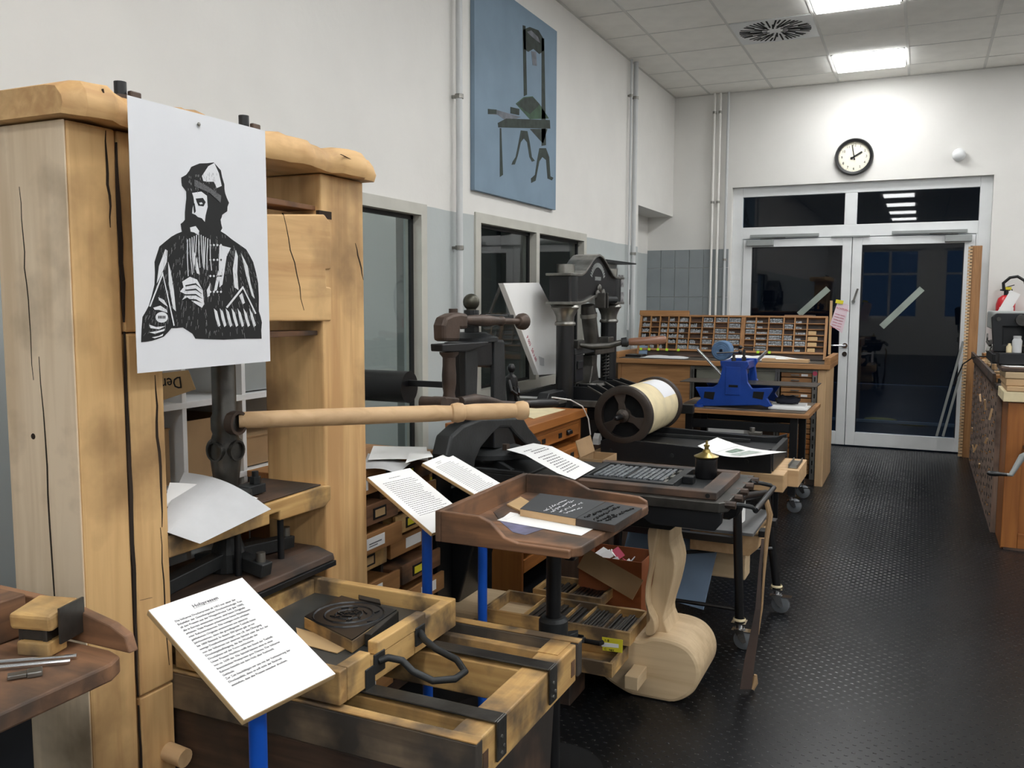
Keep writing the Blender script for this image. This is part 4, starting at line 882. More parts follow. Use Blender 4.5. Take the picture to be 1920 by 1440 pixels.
part('leg_core', G().ext(smooth([(-.87, .20), (-.89, .30), (-.87, .42), (-.86, .52), (-.862, .66), (-.81, .66), (-.805, .58), (-.785, .50), (-.80, .40), (-.825, .30), (-.81, .25), (-.80, .215)], 3), 'xz', FY0+.06, FY0+.24), 'pale_z', p2, .004)
part('under_bracket', G().ext([(-1.08, .655), (-.78, .655), (-.70, .72), (-.62, .735), (-.58, .76), (-1.3, .76), (-1.3, .70)], 'xz', 3.02, 3.3), 'iron2', p2, .006)
part('front_lug', G().ext([(-.84, .66), (-.62, .655), (-.585, .675), (-.57, .74), (-.86, .75)], 'xz', 3.26, 3.34), 'black', p2, .01)
part('bed', G().ext([(-1.34, 2.90), (-.585, 2.90), (-.56, 2.93), (-.56, 3.43), (-1.34, 3.43)], 'xy', .765, .80), 'dsteel', p2, .003)
part('side_rail', G().ext([(-1.3, .765), (-1.3, .72), (-.85, .72), (-.82, .70), (-.60, .70), (-.58, .725), (-.575, .765)], 'xz', 2.91, 2.94), 'iron2', p2, .003)
g = G()
for y in (2.93, 3.05, 3.16, 3.27, 3.38): g.cyl((-.575, y, .79), (-.535, y, .79), .013, n=8)
part('hinge_knuckles', g, 'rust', p2, kind='stuff')
for y in (2.96, 3.36): part('tympan_arm', G().tube([(-.56, y, .785), (-.53, y+.03, .78), (-.50, y+.08, .765), (-.49, y+.10, .75)], .008, 8), 'iron', p2, smooth=True)
part('tympan_bar', G().cyl((-.49, 3.05, .752), (-.49, 3.46, .752), .010), 'iron2', p2)
# wooden galley with chase and type
gz = .801
gl = thing('galley', 'worn wooden galley frame lying on the bed of the iron hand press', 'galley', (-.85, 3.1, gz))
gx0, gx1, gy0, gy1 = -1.14, -.60, 2.93, 3.36
for q in ((gx0, gx1, gy0, gy0+.05), (gx0, gx1-.0, gy1-.045, gy1)): part('rail', G().box(*q, gz, gz+.026), 'dwood_x', gl, .003)
part('rail', G().box(gx1-.06, gx1, gy0+.051, gy1-.046, gz, gz+.025), 'dwood_y', gl, .003); part('plate', G().box(gx0, gx1-.061, gy0+.051, gy1-.046, gz, gz+.006), 'iron', gl)
part('hole', G().cyl((gx1-.03, gy0-.001, gz+.013), (gx1-.03, gy0+.004, gz+.013), .008), 'dark', gl)
ch = thing('type_chase', 'iron chase locked up with two columns of metal type on the galley', 'type forme', (-1.0, 3.13, gz+.0065))
z0 = gz+.0065; hx0, hx1, hy0, hy1 = -1.12, -.765, 2.985, 3.30
for q in ((hx0, hx1, hy0, hy0+.03), (hx0, hx1, hy1-.025, hy1), (hx0, hx0+.03, hy0+.03, hy1-.025), (hx1-.03, hx1, hy0+.03, hy1-.025)): part('chase_bar', G().box(*q, z0, z0+.024), 'iron', ch, .002)
for k in range(13):
    x = hx0+.045+k*.0195+(.012 if k > 5 else 0)
    part('type_line', G().box(x, x+.013, hy0+.05, hy1-.04+rnd(-.03, 0), z0, z0+.0245+rnd(0, .001)), 'type', ch, .001)
part('column_rule', G().box(hx0+.16, hx0+.168, hy0+.03, hy1-.025, z0, z0+.022), 'iron2', ch)
for k in range(5): part('furniture', G().box(hx1-.03-.014*(k % 2)-.015, hx1-.034-.014*(k % 2), hy0+.035+k*.05, hy0+.08+k*.05, z0, z0+.022), 'steel', ch, .001)
part('quoin', G().box(hx1+.001, hx1+.04, 3.12, 3.16, z0, z0+.028), 'iron2', ch, .003)
cn = wz(1318, 900, gz+.007); cz = gz+.0065
ca = thing('ink_canister', 'black cylindrical canister with a brass funnel lid standing on the galley', 'canister', (cn.x, cn.y+.04, cz))
cn = Vector((cn.x, cn.y+.05, cz))
part('body', G().lathe([(.001, 0), (.038, 0), (.041, .005), (.041, .074), (.036, .078), (.001, .078)], cn, 'z', 28), 'black', ca, smooth=True)
part('lid', G().lathe([(.045, .079), (.046, .083), (.03, .09), (.016, .098), (.012, .108), (.001, .108)], cn, 'z', 28), 'brass', ca, smooth=True)
part('spout', G().lathe([(.008, .108), (.008, .118), (.011, .119), (.011, .125), (.005, .127), (.004, .142), (.001, .142)], cn, 'z', 16), 'brass', ca, smooth=True)
# curved sheet leaning over the platen of this press
def ribbon(L_, R_):
    def f(u, v):
        k = v*(len(L_)-1); i = min(int(k), len(L_)-2); t_ = k-i
        a = L_[i]*(1-t_)+L_[i+1]*t_; b = R_[i]*(1-t_)+R_[i+1]*t_; return a*(1-u)+b*u
    return f
Lp = [wz(950, 843, .875), wz(985, 853, .875), wz(1015, 870, .86), wz(1045, 887, .845), wz(1078, 899, .835)]
Rp = [wz(1000, 831, .875), wz(1035, 837, .88), wz(1065, 852, .865), wz(1090, 864, .85), wz(1116, 877, .838)]
st = thing('poem_sheet', 'curved white printed sheet leaning between the dark press and the galley', 'paper', Lp[4])
part('sheet', G().sheet(ribbon(Rp, Lp), 2, 12, .0008), 'paper', st)
g = G(); fn = ribbon(Rp, Lp)
for k in range(12):
    v = .16+k*.055+(.05 if k > 2 else 0); u0, u1 = (.3, .78) if k > 2 else ((.55, .8) if k == 0 else (.2, .7))
    if v > .88: break
    u = u0
    while u < u1:
        w_ = rnd(.03, .07); q = [Vector(fn(a, b))+Vector((0, 0, .0009)) for a, b in ((u, v), (u+w_, v), (u+w_, v+.018), (u, v+.018))]; g._a(q, [(3,2,1,0)]); u += w_+.02
part('printed_lines', g, 'txt', st, kind='stuff')
# small dark statuette
s0 = wx(966, 745, -1.66); s0.z = .92
# ================================================================ 5. INK TABLE ON A COLUMN
tz = .836
it = thing('ink_table', 'brown stained ink table with curved rims on a black iron column', 'table', (-.985, 2.42, 0), 'ink tables')
tx0, tx1, ty0, ty1 = -1.168, -.772, 2.075, 2.63
part('table_top', G().ext([(tx0, ty0), (tx1-.02, ty0), (tx1, ty0+.02), (tx1+.028, ty1-.02), (tx1+.02, ty1), (tx0, ty1)], 'xy', tz-.027, tz), 'oak_x', it, .004)
part('near_rim', G().ext([(tx0, tz-.026), (tx0, tz+.06), (tx0+.115, tz+.058), (tx0+.15, tz+.045), (tx0+.19, tz+.008), (tx0+.23, tz-.002), (tx1-.02, tz-.004), (tx1-.02, tz-.026)], 'xz', ty0-.018, ty0-.0005), 'oak_x', it, .003)
part('left_rim', G().box(tx0-.018, tx0-.0005, ty0-.018, ty1+.018, tz-.026, tz+.06), 'oak_y', it, .003)
part('far_rim', G().ext([(tx0, tz-.026), (tx0, tz+.06), (tx0+.12, tz+.062), (tx0+.17, tz+.05), (tx0+.22, tz+.028), (tx0+.35, tz+.022), (tx1-.01, tz+.02), (tx1+.015, tz+.008), (tx1+.02, tz-.026)], 'xz', ty1+.0005, ty1+.018), 'oak_x', it, .003)
cy_ = 2.43; cxx = -.985
part('column', G().cyl((cxx, cy_, .02), (cxx, cy_, tz-.03), .023, n=18), 'black', it, smooth=True)
part('hub', G().lathe([(.024, .44), (.045, .445), (.045, .495), (.036, .505), (.024, .505)], (cxx, cy_, 0), 'z', 24, True), 'iron', it, smooth=True)
g = G(); n = 9; pl = []
for k in range(n*4):
    a = 2*pi*k/(n*4); r_ = (.052, .085, .095, .062)[k % 4]; pl.append((cxx+cos(a)*r_, cy_+sin(a)*r_*1.1))
part('star_plate', g.ext(pl, 'xy', .425, .44), 'iron', it, .002)
part('base', G().cyl((cxx, cy_, 0), (cxx, cy_, .02), .16, n=28), 'iron2', it, smooth=True)
part('arm', G().beam((cxx-.22, cy_+.02, tz-.075), (cxx+.05, cy_, tz-.06), .05, .035).ob((cxx+.045, cy_+.03, tz-.10), (.035, .04, .11)), 'iron2', it, .008)
part('tilt_bracket', G().ext([(cxx-.02, tz-.03), (cxx+.16, tz-.03), (cxx+.155, tz-.06), (cxx+.1, tz-.09), (cxx, tz-.10)], 'xz', cy_+.0, cy_+.1), 'iron2', it, .006)
def plate(name, label, cat, pts, z0, z1, mat, bev=.0015):
    P_ = [wz(x, y, z1) for x, y in pts]; return single(name, label, cat, G().ext([(q.x, q.y) for q in P_], 'xy', z0, z1), mat, (P_[0].x, P_[0].y, z0), bev)
plate('photo_print', 'small purple-grey photo print lying under the white strip in the ink table', 'photo', ((935, 975), (1018, 992), (985, 1003), (962, 998)), tz+.0005, tz+.001, plain('photo_mauve', (120, 118, 150), .5, var=.3, vs=15, c2=(60, 58, 50)), 0)
plate('paper_strip', 'long white paper strip under the wooden printing blocks', 'paper', ((932, 975), (962, 962), (1111, 992), (1090, 1004)), tz+.0015, tz+.0022, 'paper', 0)
plate('paper_scrap', 'torn white scrap left of the white paper strip', 'paper', ((941, 972), (957, 960), (972, 963), (950, 974)), tz+.0025, tz+.003, 'paper', 0)
plate('card_piece', 'curled tan card behind the wooden blocks in the ink table', 'card', ((950, 945), (976, 931), (998, 943), (975, 957)), tz+.001, tz+.006, 'tan', 0)
plate('brown_card', 'dull brown flat card at the left in the ink table', 'card', ((925, 960), (952, 942), (975, 955), (935, 973)), tz+.0005, tz+.001, 'dwood_y', 0)
bz = tz+.024; z0 = tz+.0025
b1 = thing('wood_printing_block', 'light-edged wooden printing block with a dark face and white handwriting', 'printing block', (-1.0, 2.36, z0))
pts1 = [wz(x, y, bz) for x, y in ((975, 954), (1012, 925), (1135, 941), (1079, 972))]
part('block', G().ext([(q.x, q.y) for q in pts1], 'xy', z0, bz-.001), 'beech_x', b1, .001); part('inked_face', G().ext([(q.x, q.y) for q in pts1], 'xy', bz-.0008, bz+.0004), plain('slate_ink', (62, 64, 66), .6, var=.1), b1)
def scrawl(par, rows, mat, z, seed, h=.0008):
    random.seed(seed); g = G()
    for (xa, ya), (xb, yb), n in rows:
        A, B_ = wz(xa, ya, z), wz(xb, yb, z); u = (B_-A).normalized(); vv = Vector((-u.y, u.x, 0)); L_ = (B_-A).length; t_ = 0
        while t_ < L_:
            s_ = rnd(.004, .010); c = A+u*t_+vv*rnd(-.004, .004); g.beam(c, c+u*s_*rnd(.4, 1)+vv*rnd(-.006, .006), rnd(.0015, .003), h); t_ += s_*rnd(.6, 1.1)
    return part('lettering', g, mat, par, kind='stuff')
scrawl(b1, [((1020, 958), (1060, 937), 0), ((1032, 960), (1075, 938), 0), ((1048, 960), (1090, 942), 0), ((1058, 962), (1092, 952), 0)], 'poster', bz+.001, 3)
b2_ = thing('wood_printing_block', 'dark wooden printing block with raised black letters near the right rim of the ink table', 'printing block', (-.85, 2.4, z0))
pts2 = [wz(x, y, bz) for x, y in ((1080, 972), (1137, 941), (1204, 953), (1152, 985))]
part('block', G().ext([(q.x, q.y) for q in pts2], 'xy', z0, bz-.001), 'dwood_x', b2_, .001); part('inked_face', G().ext([(q.x, q.y) for q in pts2], 'xy', bz-.0008, bz+.0004), plain('slate_ink2', (56, 58, 60), .6, var=.1), b2_)
scrawl(b2_, [((1098, 970), (1150, 948), 0), ((1112, 974), (1160, 950), 0), ((1122, 977), (1150, 965), 0), ((1135, 976), (1185, 953), 0)], 'black', bz+.0022, 5, .003)
random.seed(11)
# ================================================================ 6. TYPE CASES ON THE BASE PLANK
def typecase(label, x0, x1, y0, y1, z0, h, cols, mat='cab', fill=True, rz=0):
    t_ = thing('type_case', label, 'type case', ((x0+x1)/2, (y0+y1)/2, z0), 'type cases under the presses')
    e = .014
    for q in ((x0, x1, y0, y0+e), (x0, x1, y1-e, y1)): part('side', G().box(*q, z0, z0+h), mat+'_x', t_, .002)
    for q in ((x0, x0+e, y0+e, y1-e), (x1-e, x1, y0+e, y1-e)): part('side', G().box(*q, z0, z0+h), mat+'_y', t_, .002)
    part('bottom', G().box(x0+e, x1-e, y0+e, y1-e, z0, z0+.005), mat+'_x', t_)
    xx = x0+e
    for k, (w_, n) in enumerate(cols):
        w_ *= (x1-x0-2*e)
        if k: part('divider', G().box(xx-.003, xx+.003, y0+e, y1-e, z0+.005, z0+h-.006), mat+'_y', t_)
        for i in range(n):
            a_ = xx+.006+i*(w_-.01)/n; part('lead_strip', G().box(a_, a_+(w_-.01)/n*.72, y0+e+.004, y1-e-rnd(.005, .04), z0+.005, z0+h-.012-rnd(0, .008)), 'dsteel', t_, .001)
        xx += w_
    return t_
typecase('pale wooden case of dark lead strips lying on the base plank behind the column', -1.52, -.915, 3.0, 3.25, .212, .052, [(.27, 0), (.14, 3), (.13, 2), (.12, 5), (.17, 7), (.17, 7)], 'bed')
lo = thing('open_case', 'lower open case drawer with black pull and yellow label on the base plank', 'type case', (-1.2, 3.0, .14))
for q in ((-1.58, -.935, 2.86, 2.874), (-1.58, -.935, 3.04, 3.054)): part('side', G().box(*q, .145, .197), 'bed_x', lo, .002)
for q in ((-1.58, -1.566, 2.874, 3.04), (-.949, -.935, 2.874, 3.04)): part('side', G().box(*q, .145, .197), 'bed_y', lo, .002)
part('bottom', G().box(-1.566, -.949, 2.874, 3.04, .145, .15), 'bed_x', lo)
a_ = wy(1085, 1195, 2.86); part('label_holder', G().box(a_.x-.03, a_.x+.02, 2.856, 2.86, a_.z-.012, a_.z+.012), 'iron2', lo, .001)
a_ = wy(1110, 1200, 2.86); part('pull', G().tube([(a_.x-.03, 2.856, a_.z), (a_.x-.025, 2.842, a_.z), (a_.x+.035, 2.842, a_.z), (a_.x+.04, 2.856, a_.z)], .009, 8), 'black', lo, smooth=True)
yl = [wy(x, y, 2.859) for x, y in ((1129, 1194), (1168, 1200), (1167, 1224), (1130, 1219))]
part('yellow_label', G().ext([(q.x, q.z) for q in yl], 'xz', 2.8575, 2.8595), 'yellow', lo)
yl = [wy(x, y, 2.857) for x, y in ((1128, 1204), (1160, 1208), (1160, 1215), (1128, 1212))]
part('paper_strip', G().ext([(q.x, q.z) for q in yl], 'xz', 2.8565, 2.8573), 'paper', lo)
a_ = wy(1133, 1202, 2.856); part('lettering', glyphs('> 8', .013, (a_.x, 2.857, a_.z), (1, 0, -.05), (0, 0, 1)), 'ink', lo)
a_ = wy(1133, 1218, 2.856); part('lettering', glyphs('C.   NET.', .010, (a_.x, 2.857, a_.z), (1, 0, -.05), (0, 0, 1)), 'ink', lo)
typecase('smaller dark case lying behind the pale wooden case of lead strips', -1.42, -1.12, 3.27, 3.48, .236, .04, [(.5, 8), (.5, 8)], 'bed')
single('case_support', 'wooden packing block under the stacked cases', 'block', G().box(-1.5, -1.1, 2.88, 3.04, 0, .144), 'dwood_x', (-1.3, 2.96, 0), .004)
# open carton with scraps, flap sloping to the right
cx0, cx1, cy0, cy1 = wy(1085, 1080, 3.42).x, wy(1203, 1080, 3.42).x, 3.42, 3.62
bx = carton('cardboard_box', 'open orange-brown carton of paper scraps under the presses', cx0, cx1, cy0, cy1, .17, .40, plain('orange_carton', (150, 84, 44), .8, var=.1), True)
part('flap', G()._a([wy(x, y, 3.45) for x, y in ((1078, 1068), (1190, 1108), (1170, 1126), (1066, 1090))], [(0, 1, 2, 3)]) if False else G().beam((cx0+.02, cy0-.01, .39), (cx1+.0, cy0-.05, .30), .005, .09, (0, .5, 1)), 'card', bx)
ORD = ['first', 'second', 'third', 'fourth', 'fifth', 'sixth', 'seventh', 'eighth', 'ninth', 'tenth', 'eleventh', 'twelfth', 'thirteenth', 'fourteenth', 'fifteenth', 'sixteenth', 'seventeenth', 'eighteenth', 'nineteenth', 'twentieth']
for k in range(12):
    c = (cx0+.05+(cx1-cx0-.1)*k/12, rnd(cy0+.04, cy1-.04), rnd(.34, .385)); single('paper_scrap', '%s crumpled scrap in the open carton, %s from its left side' % (('white', 'pinkish', 'grey-white', 'white')[k % 4], ORD[k]), 'paper', G().ob(c, (rnd(.03, .06), rnd(.03, .05), .004), (rnd(-.8, .8), rnd(-.8, .8), rnd(0, 3))), ('paper', 'redink', 'greypaper', 'paper')[k % 4], c, group='paper scraps in the open carton')
single('low_crate', 'low dark crate under the open orange-brown carton', 'crate', G().box(cx0-.1, cx1+.02, cy0-.0, cy1, 0, .169), 'dwood_x', (cx0, cy0, 0), .003)
# ================================================================ 7. CABINET WITH CUP PULLS AND STATUETTE
KX, KY0, KY1, KZ = -1.745, 3.88, 4.70, .85
kb = thing('type_cabinet', 'orange-brown cabinet with cup-pull drawers behind the ball-knob press', 'cabinet', (KX-.25, 4.3, 0))
part('side_panel', G().box(KX-.42, KX, KY0, KY0+.025, 0, KZ-.03), 'orange_z', kb, .003); part('side_panel', G().box(KX-.42, KX, KY1-.025, KY1, 0, KZ-.03), 'orange_z', kb, .003)
part('top', G().box(KX-.42, KX+.01, KY0-.02, KY1+.02, KZ-.029, KZ), 'orange_y', kb, .004)
part('back', G().box(KX-.42, KX-.41, KY0+.025, KY1-.025, 0, KZ-.03), 'dwood_z', kb)
part('top_ledge', G().box(KX+.011, KX+.03, KY0-.02, KY1+.02, KZ-.04, KZ+.006), 'orange_y', kb, .003)
for r_ in range(7):
    z = .72-.1*r_; out = (.0, .07, .02, .01, .03, 0, 0)[r_]
    if r_ == 0: part('front_rail', G().box(KX-.03, KX, KY0+.025, KY1-.025, .78, .82), 'orange_y', kb, .002)
    d_ = part('drawer', G().box(KX-.38, KX+out-.014, KY0+.035, KY1-.035, z, z+.045).box(KX+out-.014, KX+out, KY0+.03, KY1-.03, z-.008, z+.058), 'orange_y', kb, .002)
    if r_ in (0, 1):
        for y in (KY0+.17, KY1-.2):
            part('cup_pull', G().ext([(KX+out, z+.012), (KX+out+.02, z+.014), (KX+out+.016, z+.034), (KX+out, z+.042)], 'xz', y-.03, y+.03), 'black', d_, .005)
        for y in (KY0+.27, KY1-.32): part('label_holder', G().box(KX+out, KX+out+.003, y-.022, y+.022, z+.01, z+.036), 'iron2', d_); 
        part('label', G().box(KX+out, KX+out+.0015, KY0+.06, KY0+.12, z+.008, z+.036), 'paper', d_)
stt = Vector((-1.86, 4.0, KZ+.0005))
sb = thing('statuette', 'small black statuette of a robed figure standing on the cup-pull cabinet', 'figurine', stt)
part('base', G().cyl(stt, stt+Vector((0, 0, .02)), .035), 'black', sb, smooth=True)
part('figure', G().lathe([(.03, .02), (.032, .05), (.024, .12), (.028, .16), (.034, .2), (.03, .235), (.012, .25), (.011, .258), (.019, .27), (.02, .285), (.012, .3), (.001, .302)], stt, 'z', 14), 'black', sb, smooth=True)
for k in (-1, 1): part('arm', G().tube([stt+Vector((0, .03*k, .22)), stt+Vector((.02, .038*k, .17)), stt+Vector((.035, .01*k, .15))], .009, 8), 'black', sb, smooth=True)
part('cloak_fold', G().tube([stt+Vector((.02, -.02, .19)), stt+Vector((.03, 0, .12)), stt+Vector((.025, .02, .04))], .008, 8), 'black', sb, smooth=True)
for k, (pts, mt, lb) in enumerate(((((1000, 785), (1060, 768), (1010, 762), (960, 772)), 'cream', 'cream printed sheet lying flat on the cup-pull cabinet'), (((975, 746), (1035, 748), (1028, 740), (972, 738)), 'paper', 'small white leaflet at the back of the cup-pull cabinet'))):
    P_ = [wz(x, y, KZ+.002) for x, y in pts]; single('paper_sheet', lb, 'paper', G().ext([(q.x, q.y) for q in P_], 'xy', KZ+.001, KZ+.003), mt, P_[0])
cw = [wx(x, y, KX+.045) for x, y in ((1035, 745), (1070, 750), (1092, 762), (1103, 785), (1107, 815))]
single('white_cable', 'thin white cable curving down over the corner of the cup-pull cabinet', 'cable', G().tube(cw, .004, 6), 'pipew', cw[0], smooth=True)
b_ = carton('cardboard_box', 'small square brown box in front of the cup-pull cabinet', -1.42, -1.30, 3.80, 4.0, .62, .74, 'card', True)
part('flap', G().ob((-1.425, 3.9, .78), (.004, .2, .08), (0, -.3, 0)), 'card', b_)
single('box_stand', 'dark packing stand under the small square brown box', 'stand', G().box(-1.5, -1.25, 3.75, 4.05, 0, .619), 'dwood_z', (-1.4, 3.9, 0), .004)
pw = wz(1120, 815, .62); 
single('paper_house', 'small white folded paper roof shape by the proof cylinder', 'paper', G().ext([(pw.y-.03, .56), (pw.y+.03, .56), (pw.y+.03, .60), (pw.y, .63), (pw.y-.03, .60)], 'yz', pw.x-.02, pw.x+.02), 'paper', (pw.x, pw.y, .56))
single('paper_house_stand', 'short dark post carrying the folded paper shape', 'stand', G().box(pw.x-.03, pw.x+.03, pw.y-.03, pw.y+.03, 0, .559), 'dwood_z', (pw.x, pw.y, 0))
# ================================================================ 8. IRON PRESS WITH ARCHED HEAD
X3 = -2.0
p3 = thing('arched_iron_press', 'tall black iron press with arched lettered head, two columns and a wooden grip lever', 'printing press', (X3, 5.52, 0))
c1y, c2y = 5.09, 5.93
for cy in (c1y, c2y):
    part('column', G().cyl((X3, cy, .70), (X3, cy, 1.315), .056, n=24), 'black', p3, smooth=True)
    part('capital', G().lathe([(.062, 1.315), (.066, 1.325), (.062, 1.337), (.055, 1.34), (.058, 1.37), (.075, 1.41), (.088, 1.425), (.08, 1.44), (.062, 1.45)], (X3, cy, 0), 'z', 28), 'steel', p3, smooth=True)
    part('column_cap', G().lathe([(.066, 1.622), (.072, 1.632), (.056, 1.636), (.056, 1.69), (.001, 1.692)], (X3, cy, 0), 'z', 24), 'steel', p3, smooth=True)
mid = (c1y+c2y)/2
def arch(y0, y1, zs, zt, n=16):
    return [(y0+(y1-y0)*i/n, zs+(zt-zs)*(.5-.5*cos(2*pi*max(0, min(1, (i/n-.16)/.68))))) for i in range(n+1)]
hy0, hy1 = c1y-.085, c2y+.085
up_ = arch(hy0, hy1, 1.622, 1.755); dn = arch(hy0, hy1, 1.452, 1.50)
part('head', G().ext(up_+dn[::-1], 'yz', X3-.075, X3+.06), 'black', p3, .006)
up2 = arch(hy0-.02, hy1+.02, 1.635, 1.772)
part('head_moulding', G().ext([(y, z-.016) for y, z in up2]+up2[::-1], 'yz', X3-.09, X3+.078), 'steel', p3, .003)
dn2 = arch(hy0-.02, hy1+.02, 1.462, 1.51)
part('head_moulding', G().ext([(y, z-.018) for y, z in dn2]+dn2[::-1], 'yz', X3-.09, X3+.078), 'steel', p3, .003)
for cy in (c1y, c2y): part('head_boss', G().cyl((X3, cy, 1.46), (X3, cy, 1.62), .078, n=24), 'iron2', p3, smooth=True)
# raised arc of letter-like marks and a small name plate (weathered, unreadable lettering apart from the town)
g = G()
for k in range(17):
    a = radians(158-136*k/16); g.ob((X3+.062, mid+.135*-cos(a)*-1*-1, 1.585+.115*sin(a)), (.004, .009, .03), (-(a-pi/2), 0, 0))
part('arc_lettering', g, 'greyplas', p3, kind='stuff')
q = glyphs('BERLIN', .036, (X3+.0615, mid, 1.60), (0, 1, 0), (0, 0, 1), .004, align='CENTER'); part('lettering', q, 'greyplas', p3)
part('crest', G().ball((X3+.065, mid+.02, 1.545), .034, 12, (.5, 1, 1)).ball((X3+.07, mid-.03, 1.51), .03, 12, (.6, 1, 1)).ball((X3+.07, mid+.075, 1.51), .034, 12, (.6, .8, 1.2)), 'dsteel', p3, smooth=True, kind='stuff')
part('clevis', G().box(X3+.06, X3+.13, mid-.05, mid-.03, 1.42, 1.52), 'dsteel', p3, .004)
part('clevis', G().box(X3+.06, X3+.13, mid+.01, mid+.03, 1.42, 1.52), 'dsteel', p3, .004)
part('spring_screw', G().tube([(X3+.09, mid-.02+.012*k, 1.475+.0*k) for k in range(26)], [.018 if k % 2 else .026 for k in range(26)], 10, True), 'iron', p3)
part('toggle', G().tube([(X3+.02, mid-.07, 1.44), (X3+.02, mid-.06, 1.40), (X3+.03, mid-.01, 1.19), (X3+.03, mid+.01, 1.17)], [.045, .05, .05, .03], 14), 'dsteel', p3, smooth=True)
part('toggle_band', G().cyl((X3+.021, mid-.057, 1.385), (X3+.022, mid-.052, 1.36), .056), 'steel', p3, smooth=True)
part('crosshead', G().box(X3-.04, X3+.05, c1y+.05, mid+.15, 1.13, 1.17), 'iron', p3, .004)
part('crosshead', G().box(X3-.02, X3+.06, mid-.02, c2y-.04, 1.11, 1.165), 'dsteel', p3, .004)
for y in (c1y+.13, c2y-.12): part('lug', G().box(X3-.02, X3+.06, y-.05, y+.06, 1.165, 1.22), 'dsteel', p3, .006)
part('guide_bracket', G().box(X3-.03, X3+.05, c1y+.06, c1y+.2, .96, 1.13).box(X3+.05, X3+.06, c1y+.08, c1y+.16, 1.04, 1.09), 'iron2', p3, .004)
la = wx(1087, 645, X3+.12); lb = wy(1160, 643, la.y+.3); 
Lc = [wy(1087, 647, 5.2), wy(1110, 650, 5.25), wy(1140, 648, 5.3), wy(1165, 642, 5.35)]
part('lever_arm', G().tube(Lc, [.012, .022, .02, .018], 10), 'dsteel', p3, smooth=True)
ga, gb = wy(1165, 642, 5.35), wy(1249, 637, 5.45); D = gb-ga
part('grip_collar', G().tube([ga, ga+D*.12, ga+D*.16], [.028, .032, .024], 14), 'iron', p3, smooth=True)
part('wooden_grip', G().tube([ga+D*.16, ga+D*.2, ga+D*.6, ga+D*.94, gb], [.02, .024, .026, .027, .02], 16), plain('turned_grip', (142, 100, 78), .3, var=.15), p3, smooth=True)
part('ram', G().ext([(mid-.045, 1.11), (mid+.045, 1.11), (mid+.04, 1.04), (mid+.09, .93), (mid-.09, .93), (mid-.04, 1.04)], 'yz', X3-.04, X3+.05), 'dsteel', p3, .006)
for y in (c1y+.12, c2y-.12):
    q = [(X3+.02+.024*cos(k*.9), y+.024*sin(k*.9), .93+k*.0032) for k in range(62)]
    part('coil_spring', G().tube(q, .004, 6), 'dsteel', p3, smooth=True)
    part('spring_rod', G().cyl((X3+.02, y, .92), (X3+.02, y, 1.13), .009), 'iron', p3)
part('centre_boss', G().lathe([(.13, .915), (.12, .93), (.05, .94), (.001, .94)], (X3, mid, 0), 'z', 28), 'dsteel', p3, smooth=True)
part('platen', G().box(-2.38, -1.73, c1y+.06, c2y-.06, .80, .835), 'iron2', p3, .004)
for k in range(5):
    y = c1y+.09+k*(c2y-c1y-.18)/4
    for s_ in (-1, 1):
        sh_ = 0 if (y > 5.52 or s_ < 0) else .09
        pr = [(X3, .835), (X3, .93), (X3+s_*.12, .928), (X3+s_*(.34-sh_), .862), (X3+s_*(.37-sh_), .85), (X3+s_*(.37-sh_), .835)]
        part('platen_rib', G().ext(pr, 'xz', y-.008, y+.008), 'iron2', p3, .002)
        part('rib_edge', G().ext([(X3+s_*.12, .9285), (X3+s_*(.34-sh_), .8625), (X3+s_*(.375-sh_), .85), (X3+s_*(.375-sh_), .857), (X3+s_*(.34-sh_), .8715), (X3+s_*.12, .937)], 'xz', y-.010, y+.010), 'dsteel', p3)
part('side_rail', G().box(-2.42, -1.72, c1y+.03, c1y+.06, .81, .85), 'steel', p3, .003)
part('side_rail', G().box(-2.42, -1.60, c2y-.06, c2y-.03, .81, .85), 'steel', p3, .003)
part('side_arm', G().ext([(c1y-.36, .82), (c1y-.05, .82), (c1y-.05, .90), (c1y-.1, .925), (c1y-.32, .925), (c1y-.36, .88)], 'yz', X3-.04, X3+.03), 'iron2', p3, .006)
part('side_arm_edge', G().box(X3+.031, X3+.04, c1y-.36, c1y-.06, .845, .87), 'steel', p3, .002)
part('body', G().ext([(c1y-.06, 0), (c1y+.06, 0), (c1y+.1, .5), (mid, .62), (c2y-.1, .5), (c2y-.06, 0), (c2y+.06, 0), (c2y+.06, .78), (c1y-.06, .78)], 'yz', X3-.1, X3+.08), 'iron2', p3, .008)
part('bed_rail', G().box(-2.3, -1.72, c1y+.12, c1y+.17, .72, .78), 'iron2', p3, .003); part('bed_rail', G().box(-2.3, -1.35, c2y-.17, c2y-.12, .72, .78), 'iron2', p3, .003)
single('wall_shelf', 'thin dark metal strip sticking out behind the arched press head', 'shelf', G().box(XL+.002, -2.3, 6.75, 7.55, 1.785, 1.797), 'iron', (-2.4, 7.1, 1.785))
